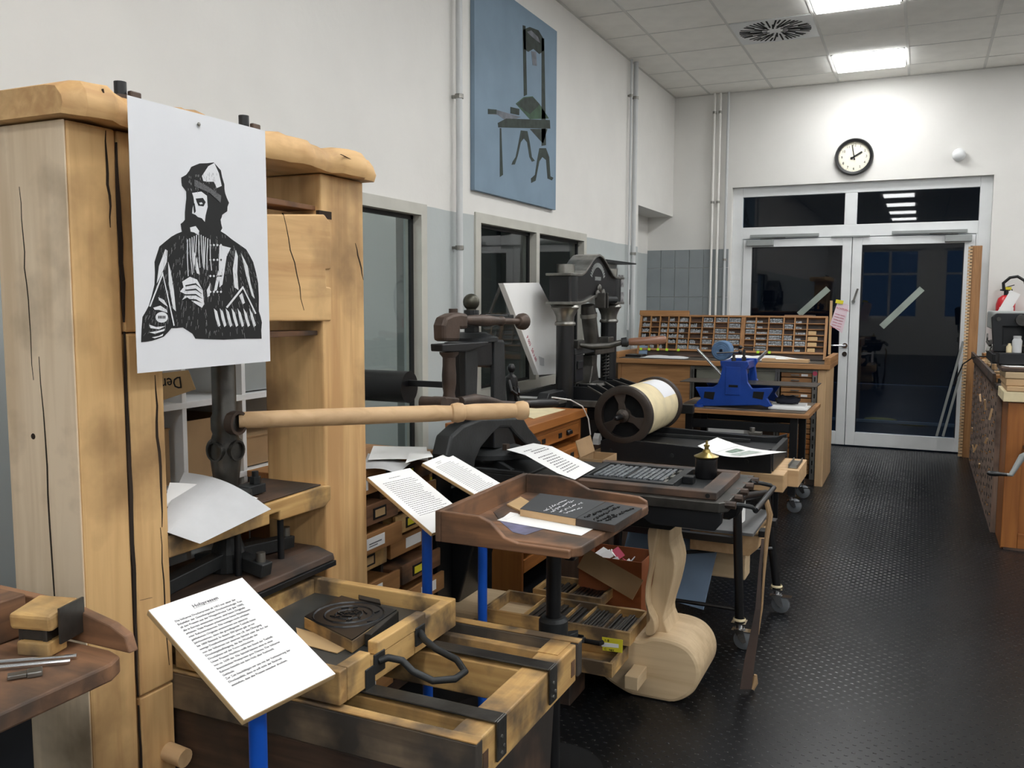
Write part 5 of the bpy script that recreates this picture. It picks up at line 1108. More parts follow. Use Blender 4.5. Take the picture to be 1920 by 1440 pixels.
# white stretched panel leaning over the arched press
pp = [wx(x, y, -2.18) for x, y in ((944, 531), (1011, 530), (1068, 640), (1068, 700), (1010, 703))]
sp_ = thing('stretched_canvas', 'white stretched canvas tilted behind the arched press, marked 50 x 60', 'canvas', pp[4])
part('canvas_face', G().ext([(q.y, q.z) for q in pp], 'yz', -2.215, -2.18), 'paper', sp_, .002)
q = wx(987, 633, -2.179); dv = (pp[4]-pp[0]).normalized()
part('lettering', glyphs('P 003   50 x 60', .035, q, dv, Vector((0, -dv.z, dv.y))*-1 if False else Vector((0, -dv.z, dv.y)), .0008), 'redink', sp_)
q = [wx(x, y, -2.179) for x, y in ((1010, 668), (1020, 672), (1020, 686), (1012, 684))]
part('sticker', G().ext([(v_.y, v_.z) for v_ in q], 'yz', -2.18, -2.178), 'greypaper', sp_)
single('grey_strut', 'grey metal strut rising behind the tilted white panel', 'strut', G().beam(wx(940, 533, -2.3), wx(918, 590, -2.3), .012, .02), 'dsteel', wx(918, 590, -2.3), .002)
for k, y in enumerate((540, 560-12+10)):
    pass
for k, (ya, yb) in enumerate(((516, 538), (548, 569))):
    A, B_ = wx(1160, yb, XL+.004), wx(1170, ya, XL+.004)
    t_ = thing('photo_print', '%s of two small black and white photos on the left wall' % ('upper' if k == 0 else 'lower'), 'photo', (XL, A.y, A.z))
    part('print', G().box(XL, XL+.002, A.y, B_.y, A.z, B_.z), plain('photo%d' % k, (170, 168, 170), .5, var=.4, vs=26, c2=(20, 20, 22)), t_)
q = wx(1184, 553, XL+.01); single('thermometer', 'small dark clip hanging beside the pipe before the doorway', 'clip', G().box(XL, XL+.02, q.y-.05, q.y+.02, q.z-.09, q.z+.05), 'dsteel', (XL, q.y, q.z-.09), .003)
# ================================================================ 9. PROOF PRESS WITH PAPER-COVERED CYLINDER
PY0, PY1 = 4.80, 5.42
pr_ = thing('proof_press', 'black flat-bed proof press with a large paper-covered cylinder', 'proof press', (-1.2, 5.1, .55))
sd = [(q.x, q.z) for q in (wy(x, y, PY0) for x, y in ((1126, 857), (1126, 826), (1140, 822), (1200, 827), (1300, 838), (1400, 848), (1425, 848), (1446, 842), (1446, 892), (1400, 889), (1390, 884), (1200, 866), (1190, 868)))]
for y in (PY0, PY1-.03): part('side_frame', G().ext(sd, 'xz', y, y+.03), 'iron2', pr_, .003)
part('end_plate', G().box(-.72, -.69, PY0+.031, PY1-.031, .555, .66), 'iron', pr_, .003)
part('bed', G().box(-1.66, -.725, PY0+.04, PY1-.04, .575, .625), 'iron2', pr_, .002)
part('inner_rail', G().box(-1.6, -.9, PY0+.06, PY0+.075, .6255, .645), 'iron', pr_, .002); part('inner_rail', G().box(-1.6, -.9, PY1-.09, PY1-.075, .6255, .645), 'iron', pr_, .002)
for x in (1145, 1260, 1400): q = wy(x, 850, PY0); part('bolt', G().cyl((q.x, PY0, .605), (q.x, PY0-.008, .605), .012), 'iron', pr_)
cyc = Vector((-1.53, 0, .812)); R_ = .172
part('drum', G().lathe([(.155, PY0+.07), (.157, PY0+.08), (.157, PY1+.04), (.155, PY1+.05)], cyc, 'y', 64), 'cream', pr_, smooth=True)
for y, s_ in ((PY0+.02, 1), (PY1+.06, -1)):
    part('end_rim', G().lathe([(R_-.045, y-.018), (R_-.02, y-.022), (R_, y-.016), (R_, y+.03), (R_-.02, y+.032), (R_-.045, y+.02)], cyc, 'y', 64, True), 'rust' if False else plain('worn_rim%d' % (s_+1), (72, 64, 58), .42, metal=.5, var=.2), pr_, smooth=True)
y = PY0+.02; sm = plain('spoke_metal', (74, 66, 60), .45, metal=.5, var=.2)
for k in range(3):
    a = radians(100+120*k); u = Vector((cos(a), 0, sin(a))); n_ = Vector((-sin(a), 0, cos(a)))
    A = cyc+Vector((0, y, 0)); P_ = [A+u*.02+n_*.026, A+u*.07+n_*.018, A+u*.13+n_*.04, A+u*.13-n_*.04, A+u*.07-n_*.018, A+u*.02-n_*.026]
    part('spoke', G()._a([v_-Vector((0, .008, 0)) for v_ in P_]+[v_+Vector((0, .008, 0)) for v_ in P_], [(0,1,2,3,4,5), (11,10,9,8,7,6)]+[(i, 6+i, 6+(i+1) % 6, (i+1) % 6) for i in range(6)]), sm, pr_, .002)
part('drum_shade_disc', G().cyl(cyc+Vector((0, PY0+.066, 0)), cyc+Vector((0, PY0+.069, 0)), .15, n=40), 'dark', pr_)  # black disc standing in for the shade inside the drum
part('hub', G().lathe([(.001, y-.06), (.016, y-.06), (.02, y-.05), (.02, y-.03), (.038, y-.02), (.042, y+.02), (.001, y+.02)], cyc, 'y', 24), sm, pr_, smooth=True)
part('axle', G().tube([(cyc.x, y-.05, cyc.z), (cyc.x, y-.13, cyc.z), (cyc.x, y-.15, cyc.z)], [.017, .015, .008], 14), 'black', pr_, smooth=True)
# wrapped print on the drum
def wrap(u, v): a = radians(28+62*u); y_ = PY1+.03-.27*v-.0*u; return Vector((cyc.x+.1585*cos(a), y_, cyc.z+.1585*sin(a)))
part('wrapped_sheet', G().sheet(wrap, 20, 4, .0008), 'poster', pr_, smooth=True)
sh4 = [wz(x, y, .69) for x, y in ((1308, 836), (1345, 820), (1475, 847), (1395, 857))]
ps = thing('printed_sheet', 'white sheet with a small green picture lying on the proof press bed', 'paper', sh4[3])
fn = lambda u, v: sh4[0]*(1-u)*(1-v)+sh4[1]*u*(1-v)+sh4[2]*u*v+sh4[3]*(1-u)*v+Vector((0, 0, -.02*sin(pi*v)+.0))
part('sheet', G().sheet(lambda u, v: fn(1-u, v), 4, 12, .001), 'paper', ps)
def onq(u0, u1, v0, v1, mt, nm):
    q = [fn(a, b)+Vector((0, 0, .0015)) for a, b in ((u0, v0), (u1, v0), (u1, v1), (u0, v1))]; part(nm, G()._a(q, [(0, 1, 2, 3)]), mt, ps)
onq(.3, .7, .42, .56, plain('print_green', (140, 160, 145), .8, var=.25, vs=40), 'picture'); onq(.15, .75, .60, .80, plain('print_text_grey', (190, 200, 192), .8, var=.2, vs=60), 'text_block'); onq(.05, .9, .36, .365, 'txt', 'fold_line')
# wooden beams + legs of its trolley
tr = thing('press_trolley', 'trolley of thick pale wooden beams carrying the proof press', 'trolley', (-1.1, 5.1, 0))
part('beam', G().box(-1.8, -.628, 4.78, 4.94, .455, .549), 'beech_x', tr, .004); part('beam', G().box(-1.8, -.572, 4.955, 5.33, .455, .549), 'beech_x', tr, .004)
part('underframe', G().box(-1.6, -1.0, 4.85, 5.3, .40, .454), 'iron2', tr, .003)
for x in (-1.55, -1.05):
    for y in (4.9, 5.25): part('leg', G().box(x-.025, x+.025, y-.025, y+.025, .115, .40), 'black', tr, .002); castor(tr, x, y, .115)
q = wz(1490, 862, .57)
ss = thing('composing_stick', 'grey metal channel lying on the end of the wooden trolley beam', 'tool', q)
A, B_ = wz(1477, 873, .556), wz(1502, 855, .556)
A.x, B_.x = -.60, -.60; A.y, B_.y = 4.99, 5.25
part('channel', G().box(-.635, -.585, 5.0, 5.24, .55, .555).box(-.635, -.63, 5.0, 5.24, .555, .572).box(-.59, -.585, 5.0, 5.24, .555, .572), 'steel', ss, .001)
# ================================================================ 10. BLACK TUBULAR FRAME ON CASTORS
fr = thing('tube_frame', 'black tubular frame table on castors beside the aisle with a grey tray shelf', 'frame', (-1.0, 3.95, 0))
la, lb = Vector((-.646, 3.69, .12)), Vector((-.568, 4.21, .12)); ta, tb_ = wx(1378, 935, -.672), wx(1433, 930, -.66)
ta = Vector((-.665, 3.66, .655)); tb_ = wy(1436, 925, 4.17)
for a_, b2 in ((la, ta), (lb, tb_)): part('leg', G().cyl(a_, b2, .019, n=14), 'black', fr, smooth=True)
for a_, b2 in ((Vector((-1.2, 3.69, .12)), Vector((-1.17, 3.66, .655))), (Vector((-1.2, 4.21, .12)), Vector((-1.17, 4.17, .62)))): part('leg', G().cyl(a_, b2, .019, n=14), 'black', fr, smooth=True)
for x, y in ((-.646, 3.69), (-.568, 4.21), (-1.2, 3.69), (-1.2, 4.21)):
    castor(fr, x, y, .118, .042); part('rope_wrap', G().lathe([(.024, .122), (.027, .128), (.024, .134)], (x, y, 0), 'z', 16, True), 'cream', fr, smooth=True)
part('top_rail', G().cyl(ta, tb_, .017), 'black', fr, smooth=True)
part('long_rail', G().box(-1.18, -.655, 3.66, 3.69, .455, .485), 'black', fr, .003); part('long_rail', G().box(-1.18, -.60, 4.17, 4.2, .455, .485), 'black', fr, .003)
part('thin_rod', G().cyl((-1.18, 3.70, .335), (-.58, 4.1, .335), .008, n=8), 'black', fr, smooth=True)
part('thin_rod', G().cyl((-1.18, 3.70, .165), (-.65, 3.70, .165), .009, n=8), 'black', fr, smooth=True)
part('tray', G().box(-1.19, -.60, 3.70, 4.16, .486, .50), plain('grey_tray', (92, 92, 92), .6, var=.15), fr, .002)
for x, y in ((-.60, 3.82), (-.59, 4.02)): part('tray_catch', G().box(x-.0, x+.035, y, y+.06, .455, .485), 'black', fr, .004)
part('lower_board', G().ext([(-.62, .455), (-.60, .455), (-.60, .40), (-.64, .36), (-.9, .36), (-.9, .455)], 'xz', 3.84, 4.16), 'beech_y', fr, .003)
part('packing_block', G().box(-.86, -.68, 4.0, 4.12, .20, .36), 'pale_x', fr, .004)
q = [wz(x, y, .503) for x, y in ((1225, 990), (1385, 1005), (1345, 1022), (1225, 1000))]
single('paper_sheet', 'large white-grey sheet lying on the tray of the tubular frame', 'paper', G().box(-1.15, -.78, 3.74, 4.08, .501, .504), 'greypaper', (-1, 3.9, .5))
single('paper_roll_sheet', 'upright curled white sheet behind the near frame leg', 'paper', G().sheet(lambda u, v: Vector((-.70+.03*sin(3*u), 3.78+.2*u, .503+.17*v)), 8, 3, .001), 'paper', (-.7, 3.85, .503))
bb = [wy(x, y, 3.86) for x, y in ((1215, 960), (1340, 1022), (1348, 1116), (1212, 1068))]
single('blue_board', 'blue-grey board with a wooden edge leaning below the tubular frame tray', 'board', G().ob((-1.02, 3.92, .28), (.42, .016, .36), (-.35, .14, 0)), 'bluegrey', (-1, 3.9, .1), .001)
# leather strap with rope hanging to the floor
S_ = [wy(1432, 938, 3.45), wy(1437, 965, 3.43), wy(1430, 1010, 3.40), wy(1424, 1080, 3.36), wy(1421, 1140, 3.33), wy(1414, 1190, 3.31), wy(1405, 1240, 3.29), wy(1398, 1292, 3.27)]
st_ = thing('leather_strap', 'brown leather strap with frayed rope hanging from the iron press to the floor', 'strap', (S_[-1].x, S_[-1].y, 0))
g = G()
for a_, b2 in zip(S_[3:], S_[4:]): pass
wd = [.004, .005, .005, .006, .010, .016, .020, .022]
Pl = [s_-Vector((w_*.9, w_*.4, 0)) for s_, w_ in zip(S_, wd)]; Pr = [s_+Vector((w_*.9, w_*.4, 0)) for s_, w_ in zip(S_, wd)]
part('strap', G().sheet(ribbon(Pl[2:], Pr[2:]), 2, 15, .003), 'leather', st_)
part('rope', G().tube([s_+Vector((.012+rnd(-.004, .004), .006, 0)) for s_ in S_[:6]], [.010, .012, .009, .005, .004, .003], 7), 'card', st_, smooth=True)
part('rope_end', G().tube([S_[-1]+Vector((.03, .03, .05)), S_[-1]+Vector((.028, .03, .02)), S_[-1]+Vector((.02, .02, -.005))], [.006, .013, .009], 7), 'card', st_, smooth=True)
# ================================================================ 11. ETCHING TABLE AND BLUE PRESS
et = thing('low_bench', 'low wooden bench on black legs with castors carrying the blue etching press', 'table', (-1.1, 6.6, 0))
part('bench_top', G().box(-1.62, -.665, 6.22, 6.98, .672, .70), 'cab_x', et, .003); part('inked_overlay', G().box(-1.6, -.70, 6.26, 6.96, .7005, .704), 'grimy_x', et, .001)
for x in (-1.5, -.77):
    for y in (6.3, 6.8): part('leg', G().box(x-.025, x+.025, y-.025, y+.025, .12, .671), 'black', et, .002); castor(et, x, y, .12, .05)
part('cross_rail', G().box(-1.475, -.795, 6.28, 6.32, .56, .62), 'iron2', et, .003); part('cross_rail', G().box(-1.475, -.795, 6.78, 6.82, .56, .62), 'iron2', et, .003)
part('steel_bar', G().box(-1.75, -.80, 5.78, 5.82, .50, .56), 'iron2', tr, .003) if False else None
rk = thing('steel_rack', 'low black steel rack of two long bars standing between proof press and bench', 'rack', (-1.3, 5.9, 0))
for y, z in ((5.95, .58), (5.72, .52)): part('bar', G().box(-1.62, -.78-.02*(y < 5.9), y, y+.035, z-.035, z), 'iron2', rk, .003)
for x in (-1.58, -.83):
    for y, z in ((5.97, .545), (5.737, .485)): part('post', G().box(x-.015, x+.015, y-.012, y+.012, 0, z), 'black', rk)
q = wy(1415, 786, 5.97); part('clamp', G().box(q.x-.03, q.x+.05, 5.93, 6.0, .581, .60).cyl((q.x-.01, 5.95, .60), (q.x-.01, 5.95, .63), .018, n=8), 'steel', rk, .002)
part('shelf_board', G().box(-1.56, -.86, 5.75, 5.97, .30, .315), 'dwood_x', rk)
Y5 = 6.35
bp_ = thing('etching_press', 'small bright blue cast-iron etching press with steel bed and spoke handles', 'etching press', (-1.2, 6.5, .704))
out = [(q.x, q.z) for q in (wy(x, y, Y5) for x, y in ((1350, 675), (1351, 683), (1354, 687), (1350, 706), (1345, 719), (1336, 724), (1303, 724), (1309, 735), (1314, 745), (1306, 752), (1306, 758), (1327, 758), (1424, 758), (1437, 760), (1448, 760), (1438, 745), (1448, 731), (1448, 726), (1410, 727), (1402, 716), (1399, 690), (1404, 683), (1402, 676)))]
zmin = min(z for x, z in out); out = [(x, .705+(z-zmin)) if z-zmin < .02 else (x, z+(.705-zmin)*.5) for x, z in out]
for k, y in enumerate((Y5, 6.72)):
    f = part('side_frame', G().ext(out, 'xz', y, y+.035), 'blue', bp_, .005)
    cx_ = (out[0][0]+out[-1][0])/2
    part('web_panel', G().box(cx_-.055, cx_+.05, y-.006, y-.0005, .80, 1.0), 'blue', f, .006)
    if k == 0:
        part('slot', G().box(cx_-.03, cx_+.035, y-.0075, y-.006, .855, .872), 'dark', f)
        for x in (1330, 1422):
            q = wy(x, 741, y); part('web_opening', G().ext([(q.x-.04, q.z-.02), (q.x+.03, q.z-.03), (q.x+.04, q.z+.025), (q.x-.035, q.z+.025)], 'xz', y-.002, y-.0003), 'dark', f)
part('tie_beam', G().box(cx_-.10, cx_-.06, Y5+.036, 6.719, .98, 1.035), 'blue', bp_, .004); part('tie_beam', G().box(cx_+.05, cx_+.085, Y5+.036, 6.719, .98, 1.035), 'blue', bp_, .004)
part('upper_roller', G().cyl((cx_, Y5+.036, .955), (cx_, 6.719, .955), .048, n=28), 'steel', bp_, smooth=True)
part('lower_roller', G().cyl((cx_, Y5+.036, .83), (cx_, 6.719, .83), .04, n=28), 'steel', bp_, smooth=True)
for y in (Y5+.0, 6.68): part('foot', G().cyl((out[9][0]+.02, y-.01, .7045), (out[9][0]+.02, y-.01, .722), .035), 'blue', bp_, smooth=True)
part('press_bed', G().box(-1.60, -.64, Y5+.045, 6.71, .873, .879), 'dsteel', bp_, .001)
for (a_, b2, yy) in (((1308, 655), (1352, 702), 6.80), ((1438, 658), (1420, 676), 6.80)):
    A, B_ = wy(*a_, yy), wy(*b2, yy); part('spoke_handle', G().tube([A, B_], .011, 12), 'chrome', bp_, smooth=True)
part('spoke_hub', G().cyl((cx_, 6.756, .955), (cx_, 6.83, .955), .05, n=20), 'blue', bp_, smooth=True)
for x, z0, z1, y in ((1376, 1.035, 1.09, Y5+.02), (1395, 1.035, 1.12, 6.5)):
    q = wy(x, 665, y); part('screw_post', G().cyl((q.x, y, z0-.03), (q.x, y, z1), .01).cyl((q.x, y, z0), (q.x, y, z0+.03), .016, n=6), 'dsteel', bp_)
fr_ = wy(1355, 657, 6.42)
ro = thing('felt_roll', 'roll of blue-grey felt resting on top of the blue etching press', 'roll', fr_)
pr2 = [(.012, 0)]
part('roll', G().lathe([(.014, -.06), (.066, -.06), (.07, -.055), (.07, .055), (.066, .06), (.014, .06)], (fr_.x, fr_.y, fr_.z), 'y', 32, True), 'bluefelt', ro, smooth=True)
for r_ in (.03, .045, .057): part('winding', G().lathe([(r_, -.0605), (r_+.004, -.062), (r_+.008, -.0605)], fr_, 'y', 28, True), 'bluefelt', ro, smooth=True)
A, B_ = wy(1344, 662, 6.3), wy(1388, 660, 6.3)
rd = thing('gauge_rod', 'thin chrome rod with a black ball knob in front of the felt roll', 'rod', A)
part('rod', G().tube([A, B_], .006, 8), 'chrome', rd, smooth=True); part('knob', G().ball(B_, .015, 12), 'black', rd, smooth=True)
A, B_ = wy(1388, 651, 6.5), wy(1433, 653, 6.5)
rd = thing('gauge_rod', 'thin dark rod with a black ball knob at the rear right of the felt roll', 'rod', A)
part('rod', G().tube([A, B_], .004, 8), 'dsteel', rd, smooth=True); part('knob', G().ball(A, .015, 12), 'black', rd, smooth=True)
g = G().box(-.965, -.70, 6.42, 6.66, .7045, .715); single('paper_stack', 'lower stack of white paper beside the blue etching press', 'paper', g, 'paper', (-.83, 6.5, .7045), .001)
single('paper_stack', 'upper slightly turned stack of white paper beside the blue etching press', 'paper', G().ob((-.84, 6.55, .7235), (.24, .22, .016), (0, 0, .06)), 'paper', (-.84, 6.55, .7155), .001)
g = G().ball((-.85, 6.55, .762), .07, 14, (1.3, .9, .42)); g.v = [v_+Vector((0, 0, .012*sin(v_.x*90)*cos(v_.y*70) if v_.z > .74 else 0)) for v_ in g.v]
cl = single('cloth_bundle', 'crumpled dark cloth with a red edge on the white paper stacks', 'cloth', g, 'fabric', (-.85, 6.55, .732), smooth=True)
# ================================================================ 12. LONG COMPOSING CABINET AND TYPE CASE
Y6, Y7 = 7.285, 7.95
cc_ = thing('composing_cabinet', 'long pale wooden composing cabinet with drawers at the far end of the room', 'cabinet', (-1.5, 7.6, 0))
part('end_panel', G().box(-.722, -.66, Y6, Y7, 0, .93), 'beech_z', cc_, .003)
part('end_panel', G().box(-2.37, -2.34, Y6, Y7, 0, .93), 'cab_z', cc_, .003)
part('front_panel', G().box(-2.34, -1.74, Y6+.01, Y6+.03, .05, .93), 'cab_x', cc_, .002)
part('worktop', G().box(-2.40, -.63, Y6-.03, Y7+.02, .935, .975), 'cab_x', cc_, .004); part('worktop_lining', G().box(-2.36, -.68, Y6, Y7, .9755, .98), plain('dark_lino', (70, 66, 60), .5, var=.15), cc_)
part('side_ledge', G().box(-.675, -.63, Y6-.028, Y7+.02, .976, 1.03), 'cab_y', cc_, .003); part('side_ledge', G().box(-2.40, -2.36, Y6-.028, Y7+.02, .976, 1.03), 'cab_y', cc_, .003)
part('back_panel', G().box(-2.34, -.722, Y7-.02, Y7, 0, .93), 'dwood_x', cc_)
part('base_shelf', G().box(-2.34, -.722, Y6+.03, Y7-.02, 0, .05), 'dwood_x', cc_)
for x in (-1.72, -1.03, -.745):
    u = part('slotted_upright', G().box(x-.018, x+.018, Y6+.004, Y6+.008, .05, .925), 'steel', cc_)
    part('slots', G().box(x-.004, x+.004, Y6+.003, Y6+.0042, .08, .9), 'dsteel', u) if x != -.745 else None
    if x == -.745:
        for k in range(12): part('slot', G().box(x-.005, x+.005, Y6+.003, Y6+.0042, .1+.067*k, .135+.067*k), 'dark', u)
part('drawer', G().box(-1.69, -1.05, Y6+.02, Y6+.5, .80, .90), 'olive', cc_, .003, label='grey drawer front')
part('top_strip', G().box(-1.74, -.722, Y6+.02, Y6+.04, .903, .93), 'olive', cc_)
hk = G()
for k in range(21):
    z = .865-.041*k
    if z < .055: break
    m_ = 'cab_x' if k < 12 or k > 15 else 'orange_x'
    d_ = part('drawer', G().box(-1.005, -.77, Y6+.03+rnd(0, .006), Y6+.5, z, z+.034), m_, cc_, .0015)
    part('pull', G().box(-.93, -.865, Y6+.018, Y6+.03, z+.012, z+.02), 'steel' if k < 9 else 'brass', d_, .001)
    if k % 2 == 0: part('label', G().box(-.85, -.80, Y6+.026, Y6+.0295, z+.008, z+.026), 'paper' if k < 12 else 'yellow', d_)
for k in range(4): 
    part('parcel', G().box(-1.66+.01*k, -1.3, Y6+.1, Y6+.5, .06+.12*k, .17+.12*k), ('card', 'greypaper', 'paper', 'card')[k], cc_, .003)
part('red_sticker', G().cyl((-.745, Y6, .90), (-.745, Y6+.003, .90), .018, n=20), 'redink', cc_)
# big type case leaning on the worktop
TX0, TX1 = -2.30, -.70
tc_ = thing('type_case', 'long upright wooden type case of many small compartments on the composing cabinet', 'type case', (-1.5, 7.65, .98), 'type cases under the presses')
tc_['group'] = 'type cases on the composing cabinet'
def lean(g):
    R_ = Matrix.Translation((0, 7.60, .99)) @ Matrix.Rotation(radians(-16), 4, 'X') ; g.v = [R_ @ v_ for v_ in g.v]; return g
HH = .355
cols = [245, 320, 395, 465, 545, 635, 735, 830, 935, 1050, 1145, 1240, 1350, 1430, 1520, 1645]
cx = [TX0+.02+(c_-245)/1400*(TX1-TX0-.04) for c_ in cols]
part('back_board', lean(G().box(TX0, TX1, .04, .046, 0, HH)), 'dwood_x', tc_)
part('frame', lean(G().box(TX0, TX0+.02, 0, .04, 0, HH)), 'cab_z', tc_, .002); part('frame', lean(G().box(TX1-.02, TX1, 0, .04, 0, HH)), 'cab_z', tc_, .002)
part('frame', lean(G().box(TX0, TX1, -.002, .04, HH, HH+.015)), 'cab_x', tc_, .002); part('frame', lean(G().box(TX0+.02, TX1-.02, -.002, .04, .045, .062)), 'cab_x', tc_, .002)
part('lower_panel', lean(G().box(TX0+.02, TX1-.02, .02, .03, 0, .044)), 'dwood_x', tc_)
z0_, dz = .062, (HH-.062)/6
for i, x in enumerate(cx[1:-1]): w_ = .018 if i == 8 else .005; part('divider', lean(G().box(x-w_, x+w_, 0, .04, z0_, HH)), 'cab_z', tc_)
random.seed(4)
ty = G(); ty2 = G()
for i in range(15):
    xa, xb = cx[i]+.006+(.014 if i == 9 else 0), cx[i+1]-.006-(.014 if i == 8 else 0)
    for j in range(6):
        za = z0_+dz*j
        if j: part('shelf', lean(G().box(xa-.002, xb+.002, .002, .04, za-.0025, za+.0025)), 'cab_x', tc_)
        full = random.random()
        if i == 14:
            if j < 4: ty2.box(xa+.005, xa+.06+rnd(0, .02), .006, .03, za+.004, za+dz*.7)
            continue
        if full < .14 or (i in (9, 11, 12) and j == 0): continue
        x = xa+.003
        while x < xb-.010-(0 if full > .4 else (xb-xa)*.4):
            wd = rnd(.005, .012); 
            for zz in range(2 if 5 < i < 14 and full > .5 else 1):
                hz = dz*(.36 if 5 < i < 14 else rnd(.5, .75)); ty.box(x, x+wd*.85, rnd(.006, .012), .034, za+.004+zz*dz*.42, za+.004+zz*dz*.42+hz*.95)
            x += wd+.0015
part('metal_type', lean(ty), plain('bright_type', (190, 194, 198), .4, metal=.1, var=.4, vs=110, c2=(40, 41, 43)), tc_, kind='stuff')
part('wood_sorts', lean(ty2), 'tan', tc_, kind='stuff')
for px__ in (1205, 1222, 1240, 1258, 1281, 1434, 1455):
    x = TX0+.02+((px__-1140)*4-245)/1400*(TX1-TX0-.04); part('green_tag', lean(G().box(x-.011, x+.011, -.004, -.002, .040, .062)), 'green', tc_)
def onleantop(x0, x1, h, name, label, mat, d0=0, d1=.04):
    g = lean(G().box(x0, x1, d0, d1, HH+.0155, HH+.0155+h)); single(name, label, 'board', g, mat, g.v[0], .002)
onleantop(-2.31, -1.86, .04, 'wooden_strip', 'plain wooden strip lying on the left end of the big type case', 'cab_x', .005, .03)
onleantop(-1.05, -.80, .012, 'rolled_stick', 'dark rolled stick lying on the right end of the big type case', 'oak_x', .01, .03)
random.seed(21)
# things on the worktop
def lumpy(name, label, x0, x1, y0, y1, z, h, mat, cat, seed):
    random.seed(seed); ph = [rnd(0, 6) for _ in range(4)]
    def f(u, v):
        e = sin(pi*min(max(u, 0), 1))**.4*sin(pi*min(max(v, 0), 1))**.4
        return Vector((x0+(x1-x0)*u+.012*sin(6*v+ph[0]), y0+(y1-y0)*v+.012*sin(7*u+ph[1]), z+.003+h*e*(.6+.4*sin(5*u+ph[2])*cos(6*v+ph[3]))))
    return single(name, label, cat, G().sheet(f, 16, 8, .002), mat, (x0, y0, z))
lumpy('crumpled_sheet', 'crumpled off-white newsprint sheet on the left of the composing cabinet', -2.18, -1.80, 7.33, 7.56, .98, .02, 'greypaper', 'paper', 2)
single('black_tray', 'flat black tray at the left end of the composing cabinet top', 'tray', G().box(-2.34, -2.2, 7.4, 7.56, .9805, 1.0), 'black', (-2.3, 7.5, .98), .002)
lumpy('proof_paper', 'long white rolled proof paper lying in front of the big type case', -1.50, -.82, 7.42, 7.57, .98, .055, 'paper', 'paper', 5)
wt = thing('wooden_tray', 'shallow wooden tray with paper scraps at the right of the composing cabinet', 'tray', (-1.0, 7.36, .98))
for q in ((-1.16, -.80, 7.30, 7.31), (-1.16, -.80, 7.40, 7.41)): part('side', G().box(*q, .981, 1.005), 'beech_x', wt)
for q in ((-1.16, -1.15, 7.31, 7.40), (-.81, -.80, 7.31, 7.40)): part('side', G().box(*q, .981, 1.005), 'beech_y', wt)
part('bottom', G().box(-1.15, -.81, 7.31, 7.40, .981, .985), 'beech_x', wt); part('scrap', G().ob((-1.0, 7.36, 1.0), (.12, .07, .004), (.15, .1, .3)), 'paper', wt); part('scrap', G().ob((-.88, 7.36, 1.0), (.1, .06, .004), (-.1, .15, .1)), 'paper', wt)
single('blue_leaflet', 'small blue and white leaflet leaning at the left end of the composing cabinet', 'leaflet', G().ob((-2.25, 7.62, 1.03), (.09, .005, .08), (-.3, 0, 0)), 'bluegrey', (-2.25, 7.62, .985))
# handwritten note on the door frame
nn_ = [wy(x, y, 7.70) for x, y in ((1571, 565), (1592, 572), (1579, 625), (1556, 609))]
nt_ = thing('handwritten_note', 'pinkish handwritten warning note pinned right of the big type case', 'note', nn_[3])
part('sheet', G().ext([(q.x, q.z) for q in nn_], 'xz', 7.70, 7.702), plain('pink_note', (226, 206, 214), .8, var=.03), nt_)
q = wy(1567.5, 578, 7.698); part('lettering', glyphs('ACHTUNG', .022, q, (1, 0, -.28), (.28, 0, 1), .001), 'redink', nt_)
g = G()
for k in range(6):
    a_, b2 = wy(1566-k*1.6, 588+k*5, 7.698), wy(1584-k*1.8, 593+k*5, 7.698); m_ = (a_+b2)/2
    g.beam(a_, m_, .001, .0035); g.beam(m_+(b2-a_)*.06, b2, .001, .0035)
part('handwriting', g, 'redink', nt_, kind='stuff')
q = wy(1574, 566, 7.695); part('yellow_clip', G().ob(q, (.06, .006, .03), (0, .2, 0)), 'yellow', nt_, .002)
part('clip_wire', G().cyl((-.70, 7.70, q.z), (q.x-.05, 7.70, q.z), .003).cyl((-.72, 7.66, .98), (-.70, 7.70, q.z), .003) if False else G().box(-.69, -.67, 7.703, 7.709, 1.03, q.z+.01), 'beech_z', nt_)
# ================================================================ 13. RIGHT-HAND SIDE: PEG RACK, MACHINES, CABINET
random.seed(31)
rk = thing('furniture_rack', 'long rack of pigeonholes full of wooden print furniture along the right of the aisle', 'rack', (.6, 7.6, 0))
RX, RY0, RY1, RZT = .455, 6.30, 9.10, .945
part('rack_body', G().box(RX+.03, RX+.5, RY0, RY1, 0, RZT-.03), 'dwood_z', rk)
part('rack_top', G().box(RX-.01, RX+.5, RY0, RY1, RZT-.029, RZT), 'dwood_y', rk, .003)
nb = 15; wd = (RY1-RY0)/nb
brd = [wood('rack_board_%d' % k, c1, c2, 'z', s=14, dirt=(96, 80, 70), dirt_amt=.4) for k, (c1, c2) in enumerate((((156, 132, 116), (130, 108, 94)), ((144, 122, 108), (118, 98, 86))))]
for k in range(nb):
    y = RY0+wd*k; u = part('upright_strip', G().box(RX, RX+.029, y+.001, y+wd-.001, 0, RZT-.03), brd[k % 2], rk)
    g = G(); h = G()
    for j in range(18):
        z = .03+j*.06+(.02 if k % 2 else 0)+rnd(-.003, .003)
        if z+.03 > RZT-.04: break
        yy = y+wd*(.55 if j % 2 else .3)+rnd(-.008, .008)
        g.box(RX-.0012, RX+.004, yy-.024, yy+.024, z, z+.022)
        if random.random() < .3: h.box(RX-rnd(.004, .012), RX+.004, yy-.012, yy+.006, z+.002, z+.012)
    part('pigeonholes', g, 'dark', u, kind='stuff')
    if h.v: part('wood_furniture', h, 'cab_z', u, kind='stuff')
